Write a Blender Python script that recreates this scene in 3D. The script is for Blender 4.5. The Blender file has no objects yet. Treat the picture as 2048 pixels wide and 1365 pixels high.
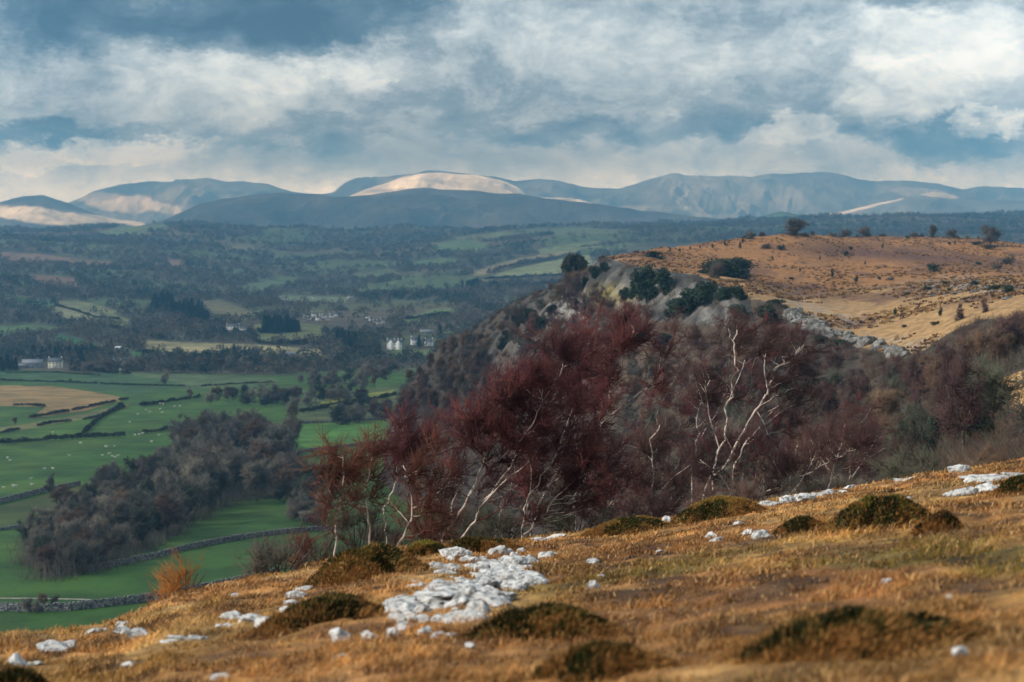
import bpy, math, random
import numpy as np
from mathutils import Vector
rnd = random.Random(7)
RS = np.random.RandomState
# ------------------------------------------------------------------ camera
FP = 3250.0                      # focal length in pixels of the 2048 px frame
PITCH = math.atan((682.5 - 430.0) / FP)
sc = bpy.context.scene
cam_d = bpy.data.cameras.new('camera'); cam = bpy.data.objects.new('camera', cam_d)
sc.collection.objects.link(cam); sc.camera = cam
cam_d.sensor_width = 36.0; cam_d.lens = 36.0 * FP / 2048.0
cam_d.clip_start = 0.5; cam_d.clip_end = 120000
cam.rotation_euler = (math.pi / 2 - PITCH, 0, 0)
cam_d.dof.use_dof = True; cam_d.dof.focus_distance = 58.0; cam_d.dof.aperture_fstop = 1.4
sc.view_settings.view_transform = 'Standard'; sc.view_settings.look = 'None'
sc.view_settings.exposure = 0.0; sc.view_settings.gamma = 1.0
sc.cycles.max_bounces = 5; sc.cycles.diffuse_bounces = 2; sc.cycles.transparent_max_bounces = 8
sc.cycles.volume_bounces = 0; sc.cycles.use_denoising = True
# ------------------------------------------------------------------ sun
SUN_EL = math.radians(34); SUN_AZ = math.radians(-112)   # azimuth from +Y towards +X: sun to the left, slightly behind
TO_SUN = Vector((math.sin(SUN_AZ) * math.cos(SUN_EL), math.cos(SUN_AZ) * math.cos(SUN_EL), math.sin(SUN_EL)))
sl = bpy.data.lights.new('sun', 'SUN'); sl.energy = 4.6; sl.angle = math.radians(0.6); sl.color = (1.0, 0.93, 0.83)
so = bpy.data.objects.new('sun', sl); sc.collection.objects.link(so)
so.rotation_euler = TO_SUN.to_track_quat('Z', 'Y').to_euler()
# ------------------------------------------------------------------ node helpers
class NG:
    def __init__(s, nt): s.nt = nt; s.n = nt.nodes; s.l = nt.links
    def new(s, t, **k):
        n = s.n.new(t)
        for a, b in k.items(): setattr(n, a, b)
        return n
    def put(s, sock, v):
        if hasattr(v, 'links'): s.l.new(v, sock)
        elif v is not None:
            if hasattr(sock.default_value, '__len__') and not hasattr(v, '__len__'): v = (v,) * len(sock.default_value)
            if hasattr(sock.default_value, '__len__') and len(sock.default_value) == 4 and len(v) == 3: v = tuple(v) + (1,)
            sock.default_value = v
    def m(s, op, a, b=None, c=None, clamp=False):
        n = s.new('ShaderNodeMath', operation=op, use_clamp=clamp)
        s.put(n.inputs[0], a)
        if b is not None: s.put(n.inputs[1], b)
        if c is not None: s.put(n.inputs[2], c)
        return n.outputs[0]
    def comb(s, x, y, z):
        n = s.new('ShaderNodeCombineXYZ'); s.put(n.inputs[0], x); s.put(n.inputs[1], y); s.put(n.inputs[2], z); return n.outputs[0]
    def noise(s, vec, scale, detail=4, rough=.55, dist=0.0):
        n = s.new('ShaderNodeTexNoise'); s.put(n.inputs['Vector'], vec)
        n.inputs['Scale'].default_value = scale; n.inputs['Detail'].default_value = detail
        n.inputs['Roughness'].default_value = rough; n.inputs['Distortion'].default_value = dist
        return n.outputs['Fac']
    def ss(s, x, a, b, lo=0.0, hi=1.0):
        n = s.new('ShaderNodeMapRange', interpolation_type='SMOOTHSTEP')
        s.put(n.inputs[0], x); s.put(n.inputs[1], a); s.put(n.inputs[2], b); s.put(n.inputs[3], lo); s.put(n.inputs[4], hi)
        return n.outputs[0]
    def ramp(s, f, stops):
        n = s.new('ShaderNodeValToRGB'); s.put(n.inputs[0], f); e = n.color_ramp.elements
        while len(e) < len(stops): e.new(0.5)
        for i, (p, c) in enumerate(stops): e[i].position = p; e[i].color = tuple(c) + (1,)
        return n.outputs[0]
    def mix(s, f, a, b, mode='MIX'):
        n = s.new('ShaderNodeMix', data_type='RGBA', blend_type=mode)
        s.put(n.inputs[0], f); s.put(n.inputs[6], a); s.put(n.inputs[7], b); return n.outputs[2]
def lin(r, g, b):
    f = lambda c: (c / 255.0 / 12.92) if c / 255.0 <= .04045 else ((c / 255.0 + .055) / 1.055) ** 2.4
    return (f(r), f(g), f(b))
# ------------------------------------------------------------------ world: sky texture behind procedural cloud cover
W = bpy.data.worlds.new('World'); sc.world = W; W.use_nodes = True
g = NG(W.node_tree); g.n.clear()
SKY_K = 0.1
tc = g.new('ShaderNodeTexCoord'); sep = g.new('ShaderNodeSeparateXYZ'); g.l.new(tc.outputs['Generated'], sep.inputs[0])
az = g.m('ARCTAN2', sep.outputs[0], sep.outputs[1]); el = g.m('ARCSINE', sep.outputs[2])
ax = g.m('MULTIPLY', az, 3.25); ey = g.m('MULTIPLY', el, 3.25)          # thousands of frame pixels; horizon at 0
flat = g.comb(ax, g.m('MULTIPLY', ey, 1.5), 0.0)
wa = g.noise(flat, 3.2, 10, .68); wb = g.noise(g.comb(g.m('ADD', ax, 9.1), g.m('MULTIPLY', ey, 2.0), 3.3), 3.2, 10, .68)
wx = g.m('ADD', ax, g.m('MULTIPLY', g.m('SUBTRACT', wa, .5), .50)); wy = g.m('ADD', ey, g.m('MULTIPLY', g.m('SUBTRACT', wb, .5), .26))
SKYB = [ # cx, py, rx, ry, amount, edge(0 soft..1 crisp)
 (300, 10, 600, 125, -.36, .65), (650, 40, 300, 60, -.10, .3), (60, 270, 240, 28, -.30, .5), (20, 60, 70, 90, .18, .3), (30, 190, 160, 50, .06, .3),
 (420, 205, 280, 70, .16, .4), (700, 120, 120, 60, .20, .6), (560, 165, 220, 45, .10, .5), (250, 300, 190, 34, .34, .8), (95, 322, 90, 20, .26, .8),
 (640, 285, 160, 24, -.16, .3), (1150, 270, 280, 36, -.24, .4), (830, 220, 180, 34, -.12, .3), (980, 80, 150, 70, .14, .3),
 (1200, 130, 330, 75, .08, .3), (1450, 60, 160, 60, -.05, .3), (1530, 200, 140, 40, -.06, .3), (1460, 235, 90, 34, -.10, .4),
 (1900, 90, 230, 90, .26, .75), (1800, 190, 170, 62, .17, .6), (1960, 190, 150, 50, .10, .6), (1880, 285, 260, 38, -.34, .5),
 (1960, 262, 80, 24, .32, .8), (2030, 270, 60, 18, .18, .8), (1570, 280, 150, 34, .26, .75), (1500, 320, 330, 34, .10, .4), (1650, 330, 260, 30, .06, .4),
 (1350, 20, 420, 40, -.04, .3), (1750, 20, 120, 28, -.14, .5), (1030, 330, 900, 45, .09, .1)]
br = g.m('ADD', .58, g.m('MULTIPLY', g.m('SUBTRACT', g.noise(g.comb(ax, g.m('MULTIPLY', ey, 1.8), 1.0), 4.5, 12, .66, .5), .5), .80))
br = g.m('ADD', br, g.m('MULTIPLY', g.m('SUBTRACT', g.noise(g.comb(ax, g.m('MULTIPLY', ey, 1.5), 5.0), 13, 10, .68, .3), .5), .30))
for cx, cy, rx, ry, am, ed in SKYB:
    dx = g.m('DIVIDE', g.m('SUBTRACT', wx, (cx - 1024) / 1000.0), rx / 1000.0)
    dy = g.m('DIVIDE', g.m('SUBTRACT', wy, (430 - cy) / 1000.0), ry / 1000.0)
    r = g.m('SQRT', g.m('ADD', g.m('MULTIPLY', dx, dx), g.m('MULTIPLY', dy, dy)))
    f = g.ss(r, 1.0 + .55 * (1 - ed), .85 * ed, 0.0, am)
    br = g.m('ADD', br, f)
# towards the horizon the cover thins to a pale even veil
hz = g.ss(ey, .13, .03)
br = g.m('ADD', g.m('MULTIPLY', br, g.m('SUBTRACT', 1.0, g.m('MULTIPLY', hz, .55))), g.m('MULTIPLY', hz, .50))
bb = g.m('ABSOLUTE', g.m('SUBTRACT', g.m('MULTIPLY', g.noise(g.comb(wx, g.m('MULTIPLY', wy, 1.5), 2.0), 5.5, 8, .6), 2.0), 1.0))
br = g.m('ADD', br, g.m('MULTIPLY', g.m('SUBTRACT', bb, .22), .42))
br = g.m('ADD', g.m('MULTIPLY', br, 1.1), -.05)
cc = g.ramp(br, [(.0, lin(38, 50, 61)), (.22, lin(66, 80, 92)), (.45, lin(120, 130, 136)), (.62, lin(162, 170, 173)), (.80, lin(198, 203, 202)), (1.0, lin(230, 231, 226))])
cc = g.mix(1.0, cc, g.comb(*[g.m('ADD', 1.0, g.m('MULTIPLY', hz, 1.35))] * 3), 'MULTIPLY')
nis = g.new('ShaderNodeTexSky', sky_type='NISHITA'); nis.sun_disc = False; nis.sun_elevation = SUN_EL; nis.sun_rotation = SUN_AZ
nis.altitude = 200
sky = g.mix(.94, nis.outputs[0], g.mix(1.0, cc, (1.8 / SKY_K,) * 3, 'MULTIPLY'))
bg = g.new('ShaderNodeBackground'); g.l.new(sky, bg.inputs[0]); bg.inputs[1].default_value = SKY_K
ow = g.new('ShaderNodeOutputWorld'); g.l.new(bg.outputs[0], ow.inputs[0])
# ------------------------------------------------------------------ numpy helpers
def _h(ix, iy, seed):
    n = (ix * 374761393 + iy * 668265263 + seed * 974634777) & 0xffffffff
    n = ((n ^ (n >> 13)) * 1274126177) & 0xffffffff
    return ((n ^ (n >> 16)) & 0xffff) / 65535.0
def vnoise(x, y, seed=0):
    x = np.asarray(x, float); y = np.asarray(y, float)
    ix = np.floor(x).astype(np.int64); iy = np.floor(y).astype(np.int64); fx = x - ix; fy = y - iy
    fx = fx * fx * fx * (fx * (fx * 6 - 15) + 10); fy = fy * fy * fy * (fy * (fy * 6 - 15) + 10)
    a = _h(ix, iy, seed); b = _h(ix + 1, iy, seed); c = _h(ix, iy + 1, seed); d = _h(ix + 1, iy + 1, seed)
    return (a + (b - a) * fx) * (1 - fy) + (c + (d - c) * fx) * fy
def fbm(x, y, oct=5, seed=0, gain=.5):
    t = 0; a = 1; s = 0
    for i in range(oct):
        t = t + a * (vnoise(x, y, seed + i * 17) * 2 - 1); s += a; a *= gain; x = x * 2.03 + 13.7; y = y * 2.03 - 7.1
    return t / s
def ridged(x, y, oct=5, seed=0):
    t = 0; a = 1; s = 0
    for i in range(oct):
        t = t + a * (1 - np.abs(vnoise(x, y, seed + i * 17) * 2 - 1) * 2); s += a; a *= .5; x = x * 2.03 + 13.7; y = y * 2.03 - 7.1
    return t / s
CP, SP = math.cos(PITCH), math.sin(PITCH)
def us(px, py):
    px = np.asarray(px, float); py = np.asarray(py, float)
    a = (px - 1024) / FP; b = -(py - 682.5) / FP; fy = CP + b * SP
    return a / fy, (b * CP - SP) / fy
def pix(X, Y, Z):
    f = Y * CP - Z * SP; up = Y * SP + Z * CP; f = np.maximum(f, .01)
    return 1024 + FP * X / f, 682.5 - FP * up / f
# ------------------------------------------------------------------ heights
EDGE = np.array([(-900, 1420), (-300, 1310), (0, 1283), (100, 1277), (200, 1262), (280, 1230), (320, 1208), (480, 1168), (600, 1142), (650, 1128), (760, 1104), (880, 1090), (1000, 1084),
 (1130, 1070), (1250, 1055), (1350, 1036), (1500, 1010), (1600, 993), (1700, 977), (1800, 963), (1850, 948), (1950, 936), (2048, 920), (2400, 870), (3000, 800)], float)
EU, ES = us(EDGE[:, 0], EDGE[:, 1])
_uu = np.linspace(-.65, .65, 1301); _k = np.exp(-np.linspace(-2, 2, 31) ** 2); _k /= _k.sum()
_se = np.interp(_uu, EU, -ES); _se = np.convolve(np.pad(_se, 15, 'edge'), _k, 'valid')
_de = np.interp(_uu, [-.6, -.315, -.22, -.11, 0, .115, .315, .6], [16, 21, 26, 34, 40, 44, 48, 52])
def zF(X, Y, detail=True):
    Yc = np.maximum(Y, 6.0); u = np.clip(X / Yc, -.64, .64)
    se = np.interp(u, _uu, _se); de = np.interp(u, _uu, _de)
    z = -(1.45 + (se - 1.45 / de) * Y)
    o = np.maximum(Y - de, 0); z = z - np.where(o < 12, o * o * .018, 12 * 12 * .018 + (o - 12) * .43)
    if detail:
        z = z + .10 * fbm(X / 1.6, Y / 1.6, 4, 3) + .035 * fbm(X / .35, Y / .35, 2, 9)
    return z
def interp_rows(U, cols, u):
    return np.interp(u, U, cols)
def grid_surface(pxs, table, us_, ds, kind):
    """table[row][col]=(d, value, 'y' or 'z'); returns z on grid us_ x ds (piecewise in log d)."""
    U = (np.array(pxs, float) - 1024) / FP; R = len(table)
    LD = np.zeros((R, len(us_))); Z = np.zeros((R, len(us_)))
    for r in range(R):
        ld = np.log([c[0] for c in table[r]]); zz = []
        for c, p in zip(table[r], pxs):
            zz.append(c[1] if len(c) == 3 else us(p, c[1])[1] * c[0])
        LD[r] = np.interp(us_, U, ld); Z[r] = np.interp(us_, U, zz)
    out = np.zeros((len(us_), len(ds))); l = np.log(ds)
    for i in range(len(us_)):
        out[i] = np.interp(l, LD[:, i], Z[:, i])
    return out
def blur(A, k, ax):
    if k < 2: return A
    w = np.hanning(k + 2)[1:-1]; w /= w.sum(); pad = [(0, 0), (0, 0)]; pad[ax] = (k // 2, k - 1 - k // 2)
    return np.apply_along_axis(lambda v: np.convolve(v, w, 'valid'), ax, np.pad(A, pad, 'edge'))
# --- valley sheet
VP = [-900, 0, 350, 620, 820, 1200, 1600, 2048, 2900]
def same(d, z): return [(d, z, 'z')] * len(VP)
def rowy(d, ys): return [(d, y) for y in ys]
VT = [same(60, -60), same(180, -93), same(300, -98), same(400, -101.5), same(500, -107), same(800, -131), same(1200, -151), same(2000, -182), same(2700, -184),
      [(3300, 585), (3300, 570), (3400, 592), (3500, 601), (3500, 600), (3500, 588), (3500, 575), (3500, 570), (3500, 570)],
      [(4300, 510), (4300, 512), (4500, 545), (4800, 566), (4600, 556), (4400, 530), (4300, 505), (4300, 500), (4300, 500)],
      [(5300, 480), (5300, 482), (5600, 502), (6200, 520), (5900, 515), (5400, 488), (5200, 465), (5200, 460), (5200, 460)],
      [(7600, 466), (7600, 464), (7600, 446), (8000, 462), (8000, 462), (7600, 447), (7600, 434), (7600, 432), (7600, 432)],
      same(9500, -130), same(12000, -200), same(30000, -260)]
uV = np.linspace(-.47, .47, 1150); dV = np.exp(np.concatenate([np.linspace(math.log(150), math.log(9500), 900), np.linspace(math.log(9560), math.log(30000), 60)]))
ZV = grid_surface(VP, VT, uV, dV, 'v'); ZV = blur(blur(ZV, 45, 1), 61, 0)
_X = uV[:, None] * dV[None]; _Y = np.broadcast_to(dV[None], _X.shape)
amp = np.interp(_Y, [150, 1000, 2200, 3200, 6000, 8500, 12000], [1.5, 3.5, 4.0, 13, 26, 26, 10])
ZV = ZV + amp * fbm(_X / 700, _Y / 900, 5, 21) + np.interp(_Y, [150, 2500, 4000, 8000], [0, 0, 10, 24]) * (ridged(_X / 420, _Y / 500, 3, 5) - .2)
# --- escarpment sheet (near scrub slope, combe, cliffs, heath top)
EP = [-900, 0, 500, 700, 800, 900, 1000, 1100, 1160, 1200, 1300, 1400, 1500, 1600, 1700, 1800, 1920, 2048, 2300, 2900]
def E(*v): return list(v)
z = lambda d, v: (d, v, 'z')
ET = [
 [z(22, -9)] * 3 + [z(22, -8.3)] * 6 + [z(24, -7.8)] * 6 + [z(24, -7.4)] * 5,
 [z(60, -25), z(60, -24), z(60, -20)] + [z(60, -17.5)] * 4 + [z(60, -16)] * 6 + [z(60, -14), z(62, -14), z(62, -13.5), z(62, -13), z(64, -12.5), z(64, -12), z(64, -12)],
 [z(110, -46), z(110, -46), z(110, -42), z(110, -38), z(110, -36), z(110, -34), z(110, -33), z(110, -32), z(110, -31), z(110, -31), z(110, -29), z(110, -27), z(110, -26), z(110, -25), z(110, -23), z(110, -21), z(110, -18), z(110, -15), z(110, -12), z(110, -10)],
 [z(200, -88), z(200, -88), z(200, -84), z(200, -80), z(200, -78), z(200, -75), z(200, -72), z(200, -68), z(200, -65), z(200, -62), z(200, -57), z(200, -52), z(200, -46), z(200, -40), z(190, -34), z(180, -29), z(170, -22), z(165, -17.5), z(160, -13), z(160, -11)],
 [z(300, -120), z(300, -120), z(300, -112), z(330, -106), z(380, -108), z(420, -106), z(420, -98), z(400, -88), z(390, -80), z(380, -74), z(350, -62), z(330, -50), z(310, -42), (300, 860), (290, 820), (270, 800), (260, 770), (250, 740), (240, 730), (240, 730)],
 [z(380, -170), z(380, -170), z(400, -160), z(600, -150), z(640, -137), z(640, -122), (620, 775), (560, 705), (560, 655), (560, 612), (500, 625), (450, 650), (430, 648), (400, 648), (380, 690), (350, 705), (330, 670), (310, 640), (300, 630), (300, 630)],
 [z(450, -240), z(450, -240), z(500, -220), z(700, -180), z(740, -120), (740, 745), (700, 700), (640, 610), (620, 575), (600, 532), (545, 535), (480, 566), (455, 590), (420, 632), (430, 640), (430, 625), (420, 600), (400, 580), (400, 570), (400, 570)],
 [z(520, -300), z(520, -300), z(600, -260), z(780, -180), (830, 802), (820, 728), (760, 655), (680, 590), (660, 555), (640, 523), (590, 522), (540, 552), (500, 565), (470, 603), (520, 578), (520, 568), (540, 558), (560, 550), (560, 545), (560, 545)],
 [z(600, -340), z(600, -340), z(700, -300), z(850, -200), (900, 792), (880, 695), (800, 630), (710, 583), (690, 548), (680, 516), (640, 512), (650, 530), (600, 555), (570, 588), (610, 572), (620, 566), (640, 560), (660, 552), (660, 545), (660, 545)],
 [z(700, -380), z(700, -380), z(800, -340), z(930, -220), (950, 786), (930, 675), (830, 620), (730, 580), (710, 545), (700, 512), (700, 500), (720, 508), (720, 525), (720, 530), (760, 530), (770, 522), (780, 520), (790, 520), (790, 515), (790, 515)],
 [z(800, -400), z(800, -400), z(900, -360), z(1000, -240), (980, 783), (950, 670), (840, 617), (745, 578), (725, 544), (715, 510), (760, 495), (800, 487), (830, 476), (860, 466), (900, 469), (930, 472), (950, 476), (960, 486), (960, 490), (960, 490)],
 [z(1000, -420), z(1000, -420), z(1100, -380), z(1100, -260), z(1100, -230), z(1040, -150), z(930, -105), z(850, -90), z(840, -80), z(840, -70), z(880, -60), z(920, -50), z(980, -40), z(1040, -30), z(1080, -32), z(1100, -34), z(1120, -36), z(1120, -38), z(1120, -40), z(1120, -40)],
 [z(1500, -460)] * 20,
]
uE = np.linspace(-.40, .52, 1150); dE = np.exp(np.linspace(math.log(24), math.log(1400), 1150))
ZE = grid_surface(EP, ET, uE, dE, 'e'); ZE = blur(blur(ZE, 7, 1), 15, 0)
_Xe = uE[:, None] * dE[None]; _Ye = np.broadcast_to(dE[None], _Xe.shape)
ZE = ZE + np.interp(_Ye, [24, 60, 200, 900], [.1, .5, 2.0, 2.6]) * fbm(_Xe / 60, _Ye / 60, 4, 31) + np.interp(_Ye, [24, 200, 900], [.1, .35, .5]) * fbm(_Xe / 7, _Ye / 9, 3, 51)
# broken rock on the steep face
_sl = np.abs(np.gradient(ZE, axis=1) / np.gradient(dE)[None]); CL = np.clip((_sl - .28) / .25, 0, 1) * (_Xe / _Ye > .03) * (_Ye > 380) * (_Ye < 780)
ZE = ZE + CL * (3.6 * ridged(_Xe / 9, _Ye / 40, 4, 77) + 1.6 * fbm(_Xe / 2.5, _Ye / 6, 3, 78))
def bil(Zg, ug, dg, u, d):
    u = np.clip(u, ug[0], ug[-1]); d = np.clip(d, dg[0], dg[-1])
    fi = np.interp(u, ug, np.arange(len(ug))); fj = np.interp(d, dg, np.arange(len(dg)))
    i = np.minimum(fi.astype(int), len(ug) - 2); j = np.minimum(fj.astype(int), len(dg) - 2); a = fi - i; b = fj - j
    return (Zg[i, j] * (1 - a) + Zg[i + 1, j] * a) * (1 - b) + (Zg[i, j + 1] * (1 - a) + Zg[i + 1, j + 1] * a) * b
def zG(X, Y):
    X = np.asarray(X, float); Y = np.asarray(Y, float); u = X / np.maximum(Y, .1)
    v = np.where(Y > 150, bil(ZV, uV, dV, u, Y), -999); e = np.where((Y > 24) & (Y < 1400), bil(ZE, uE, dE, u, Y), -999)
    f = np.where(Y < 80, zF(X, Y, False), -999)
    return np.maximum(np.maximum(v, e), f)
_ld = np.exp(np.concatenate([np.linspace(math.log(5), math.log(100), 500), np.linspace(math.log(101), math.log(9400), 1800)]))
def at(px, py, dmin=5.0, dmax=9400.0):
    """first ground point met along the sight line of a photo pixel"""
    u, s = us(px, py); d = _ld[(_ld >= dmin) & (_ld <= dmax)]
    zz = zG(u * d, d); k = np.nonzero(zz >= s * d)[0]
    if len(k) == 0: return None
    j = k[0]; D = d[j]
    if j > 0:
        a0 = zz[j - 1] - s * d[j - 1]; a1 = zz[j] - s * d[j]; D = d[j - 1] + (d[j] - d[j - 1]) * (-a0) / (a1 - a0 + 1e-9)
    X = float(u * D); return X, float(D), float(zG(X, D))
# ------------------------------------------------------------------ mesh / object helpers
COL = sc.collection
def mesh(name, V, F=None, Q=None, mat=None, smooth=False, cols=None):
    """F: triangles (n,3), Q: quads (n,4)"""
    V = np.asarray(V, np.float32); me = bpy.data.meshes.new(name)
    parts = []; tot = []
    if F is not None and len(F): F = np.asarray(F, np.int32); parts.append(F.ravel()); tot.append(np.full(len(F), 3, np.int32))
    if Q is not None and len(Q): Q = np.asarray(Q, np.int32); parts.append(Q.ravel()); tot.append(np.full(len(Q), 4, np.int32))
    li = np.concatenate(parts); lt = np.concatenate(tot); ls = np.concatenate([[0], np.cumsum(lt)[:-1]]).astype(np.int32)
    me.vertices.add(len(V)); me.vertices.foreach_set('co', V.ravel())
    me.loops.add(len(li)); me.loops.foreach_set('vertex_index', li)
    me.polygons.add(len(lt)); me.polygons.foreach_set('loop_start', ls)
    if smooth: me.polygons.foreach_set('use_smooth', np.ones(len(lt), bool))
    me.update(calc_edges=True)
    if cols is not None:
        a = me.color_attributes.new('Col', 'FLOAT_COLOR', 'POINT'); c = np.ones((len(V), 4), np.float32); c[:, :3] = cols
        a.data.foreach_set('color', c.ravel())
    if mat: me.materials.append(mat)
    return me
def obj(name, me, parent=None, label=None, cat=None, group=None, kind=None, loc=None):
    o = bpy.data.objects.new(name, me); COL.objects.link(o)
    if parent: o.parent = parent
    if loc is not None: o.location = loc
    if label: o['label'] = label
    if cat: o['category'] = cat
    if group: o['group'] = group
    if kind: o['kind'] = kind
    return o
def dup(root, loc, rz=0, s=1.0, label=None, group=None, lean=(0, 0)):
    r = root.copy(); COL.objects.link(r); r.location = loc; r.rotation_euler = (lean[0], lean[1], rz)
    r.scale = (s, s, s) if not hasattr(s, '__len__') else s
    if label: r['label'] = label
    if group: r['group'] = group
    for ch in KIDS.get(root.name, []):
        c = ch.copy(); COL.objects.link(c); c.parent = r
        for g2 in KIDS.get(ch.name, []):
            e = g2.copy(); COL.objects.link(e); e.parent = c
    return r
KIDS = {}
def kid(parent, name, me, label=None):
    o = obj(name, me, parent, label); KIDS.setdefault(parent.name, []).append(o); return o
def grid_quads(n, m):
    i = np.arange(n - 1)[:, None] * m + np.arange(m - 1)[None]; i = i.ravel(); return np.stack([i, i + m, i + m + 1, i + 1], 1)
# ------------------------------------------------------------------ materials
MC = {}
def mat(name, col=(.5, .5, .5), col2=None, scale=1.0, rough=.9, bump=0.0, bscale=None, attr=False, objvar=0.0, detail=5, spec=.25, metal=0, attr_mix=1.0, trans=0.0, lo=.35, hi=.65):
    if name in MC: return MC[name]
    m = bpy.data.materials.new(name); m.use_nodes = True; q = NG(m.node_tree); q.n.clear()
    p = q.new('ShaderNodeBsdfPrincipled'); p.inputs['Roughness'].default_value = rough; p.inputs['Specular IOR Level'].default_value = spec; p.inputs['Metallic'].default_value = metal
    t = q.new('ShaderNodeTexCoord'); geo = q.new('ShaderNodeNewGeometry')
    c = q.mix(0.0, col, col)
    if attr:
        a = q.new('ShaderNodeAttribute', attribute_name='Col'); c = a.outputs['Color']
    if col2 is not None:
        f = q.noise(geo.outputs['Position'], scale, detail, .6); f = q.ss(f, lo, hi)
        if attr:
            mm = q.mix(f, col, col2); c = q.mix(1.0, c, mm, 'MULTIPLY')
        else: c = q.mix(f, col, col2)
    if objvar:
        oi = q.new('ShaderNodeObjectInfo'); hsv = q.new('ShaderNodeHueSaturation')
        q.put(hsv.inputs['Value'], q.m('ADD', 1 - objvar, q.m('MULTIPLY', oi.outputs['Random'], 2 * objvar)))
        q.put(hsv.inputs['Hue'], q.m('ADD', .5 - objvar * .06, q.m('MULTIPLY', oi.outputs['Random'], objvar * .12))); q.put(hsv.inputs['Color'], c); c = hsv.outputs[0]
    q.put(p.inputs['Base Color'], c)
    if bump:
        b = q.new('ShaderNodeBump'); b.inputs['Strength'].default_value = min(bump, 1); b.inputs['Distance'].default_value = 1.0 / (bscale or scale) * .3
        q.put(b.inputs['Height'], q.noise(geo.outputs['Position'], bscale or scale, 6, .6)); q.l.new(b.outputs[0], p.inputs['Normal'])
    out = q.new('ShaderNodeOutputMaterial')
    if trans:
        tr = q.new('ShaderNodeBsdfTranslucent'); q.put(tr.inputs[0], c); mx = q.new('ShaderNodeMixShader'); mx.inputs[0].default_value = trans
        q.l.new(p.outputs[0], mx.inputs[1]); q.l.new(tr.outputs[0], mx.inputs[2]); q.l.new(mx.outputs[0], out.inputs[0])
    else: q.l.new(p.outputs[0], out.inputs[0])
    MC[name] = m; return m
M_ground_f = mat('dry_grass_ground', (.75, .72, .68), (1.25, 1.25, 1.2), 5.0, attr=True, bump=.8, bscale=14)
M_blade = mat('dry_grass_blades', attr=True, rough=.8, trans=.25, spec=.15)
M_valley = mat('valley_turf', (.66, .70, .66), (1.25, 1.20, 1.15), .035, attr=True, bump=.5, bscale=.12, detail=9)
M_scarp = mat('heath_and_rock', (.68, .66, .66), (1.28, 1.25, 1.2), .45, attr=True, bump=.9, bscale=.6, detail=9)
M_fell = mat('fell_grass', (.8, .8, .82), (1.2, 1.18, 1.15), .004, attr=True, bump=.8, bscale=.006, detail=9)
M_rock = mat('limestone', (.14, .145, .15), (.50, .50, .495), 9, rough=.85, bump=1, bscale=12, objvar=.16, lo=.34, hi=.56)
M_moss = mat('moss_and_heather', (.06, .05, .014), (.24, .15, .045), 3.0, bump=.9, bscale=22)
M_wall = mat('dry_stone', (.10, .10, .105), (.36, .35, .34), 1.2, bump=.6, bscale=4, lo=.4, hi=.62)
M_bark = mat('birch_bark', (.10, .074, .062), (.52, .44, .385), 2.6, bump=.3, bscale=12, lo=.38, hi=.56)
M_dbark = mat('dark_bark', (.055, .045, .038), (.16, .13, .10), 3.0)
M_red = mat('birch_twigs', (.042, .014, .018), (.140, .042, .042), .9, objvar=.15)
M_redo = mat('birch_twigs_russet', (.065, .024, .018), (.13, .045, .030), .7, objvar=.15)
M_grey = mat('bare_twigs', (.105, .092, .072), (.24, .205, .16), .09, objvar=.32)
M_purp = mat('bare_twigs_purple', (.042, .022, .022), (.10, .052, .046), .12, objvar=.25)
M_brn = mat('bare_twigs_brown', (.09, .055, .038), (.17, .105, .07), .1, objvar=.25)
M_olive = mat('mossy_twigs', (.042, .047, .033), (.088, .092, .063), .12, objvar=.2)
M_scrub = mat('scrub_twigs', (.055, .050, .042), (.125, .108, .086), .12, objvar=.25)
M_thorn = mat('thorn_twigs', (.05, .042, .036), (.11, .09, .07), .3, objvar=.2)
M_orange = mat('bracken_orange_twigs', (.20, .065, .012), (.34, .13, .025), 2.0)
M_yew = mat('yew_foliage', (.008, .018, .012), (.028, .045, .022), .5, objvar=.2)
M_fir = mat('conifer_foliage', (.007, .018, .016), (.020, .038, .026), .2, objvar=.2)
M_farw = mat('far_wood', attr=True)
M_hedge = mat('hedge_twigs', (.022, .026, .016), (.06, .055, .032), .25)
M_render = mat('white_render', (.84, .83, .80), (.92, .91, .88), .6)
M_cream = mat('cream_render', (.84, .80, .66), (.92, .88, .76), .6)
M_slate = mat('slate_roof', (.08, .09, .11), (.14, .15, .17), 1.0, rough=.6)
M_tin = mat('barn_sheet', (.20, .22, .25), (.30, .32, .35), .8, rough=.5)
M_dark = mat('window_glass', (.02, .025, .03), rough=.15, spec=.5)
M_stoneb = mat('grey_stone_wall', (.22, .21, .19), (.36, .34, .31), .8)
M_wool = mat('wool', (.55, .52, .45), (.72, .70, .62), 3.0)
M_path = mat('gravel_track', (.30, .28, .22), (.44, .41, .33), .8)
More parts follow.
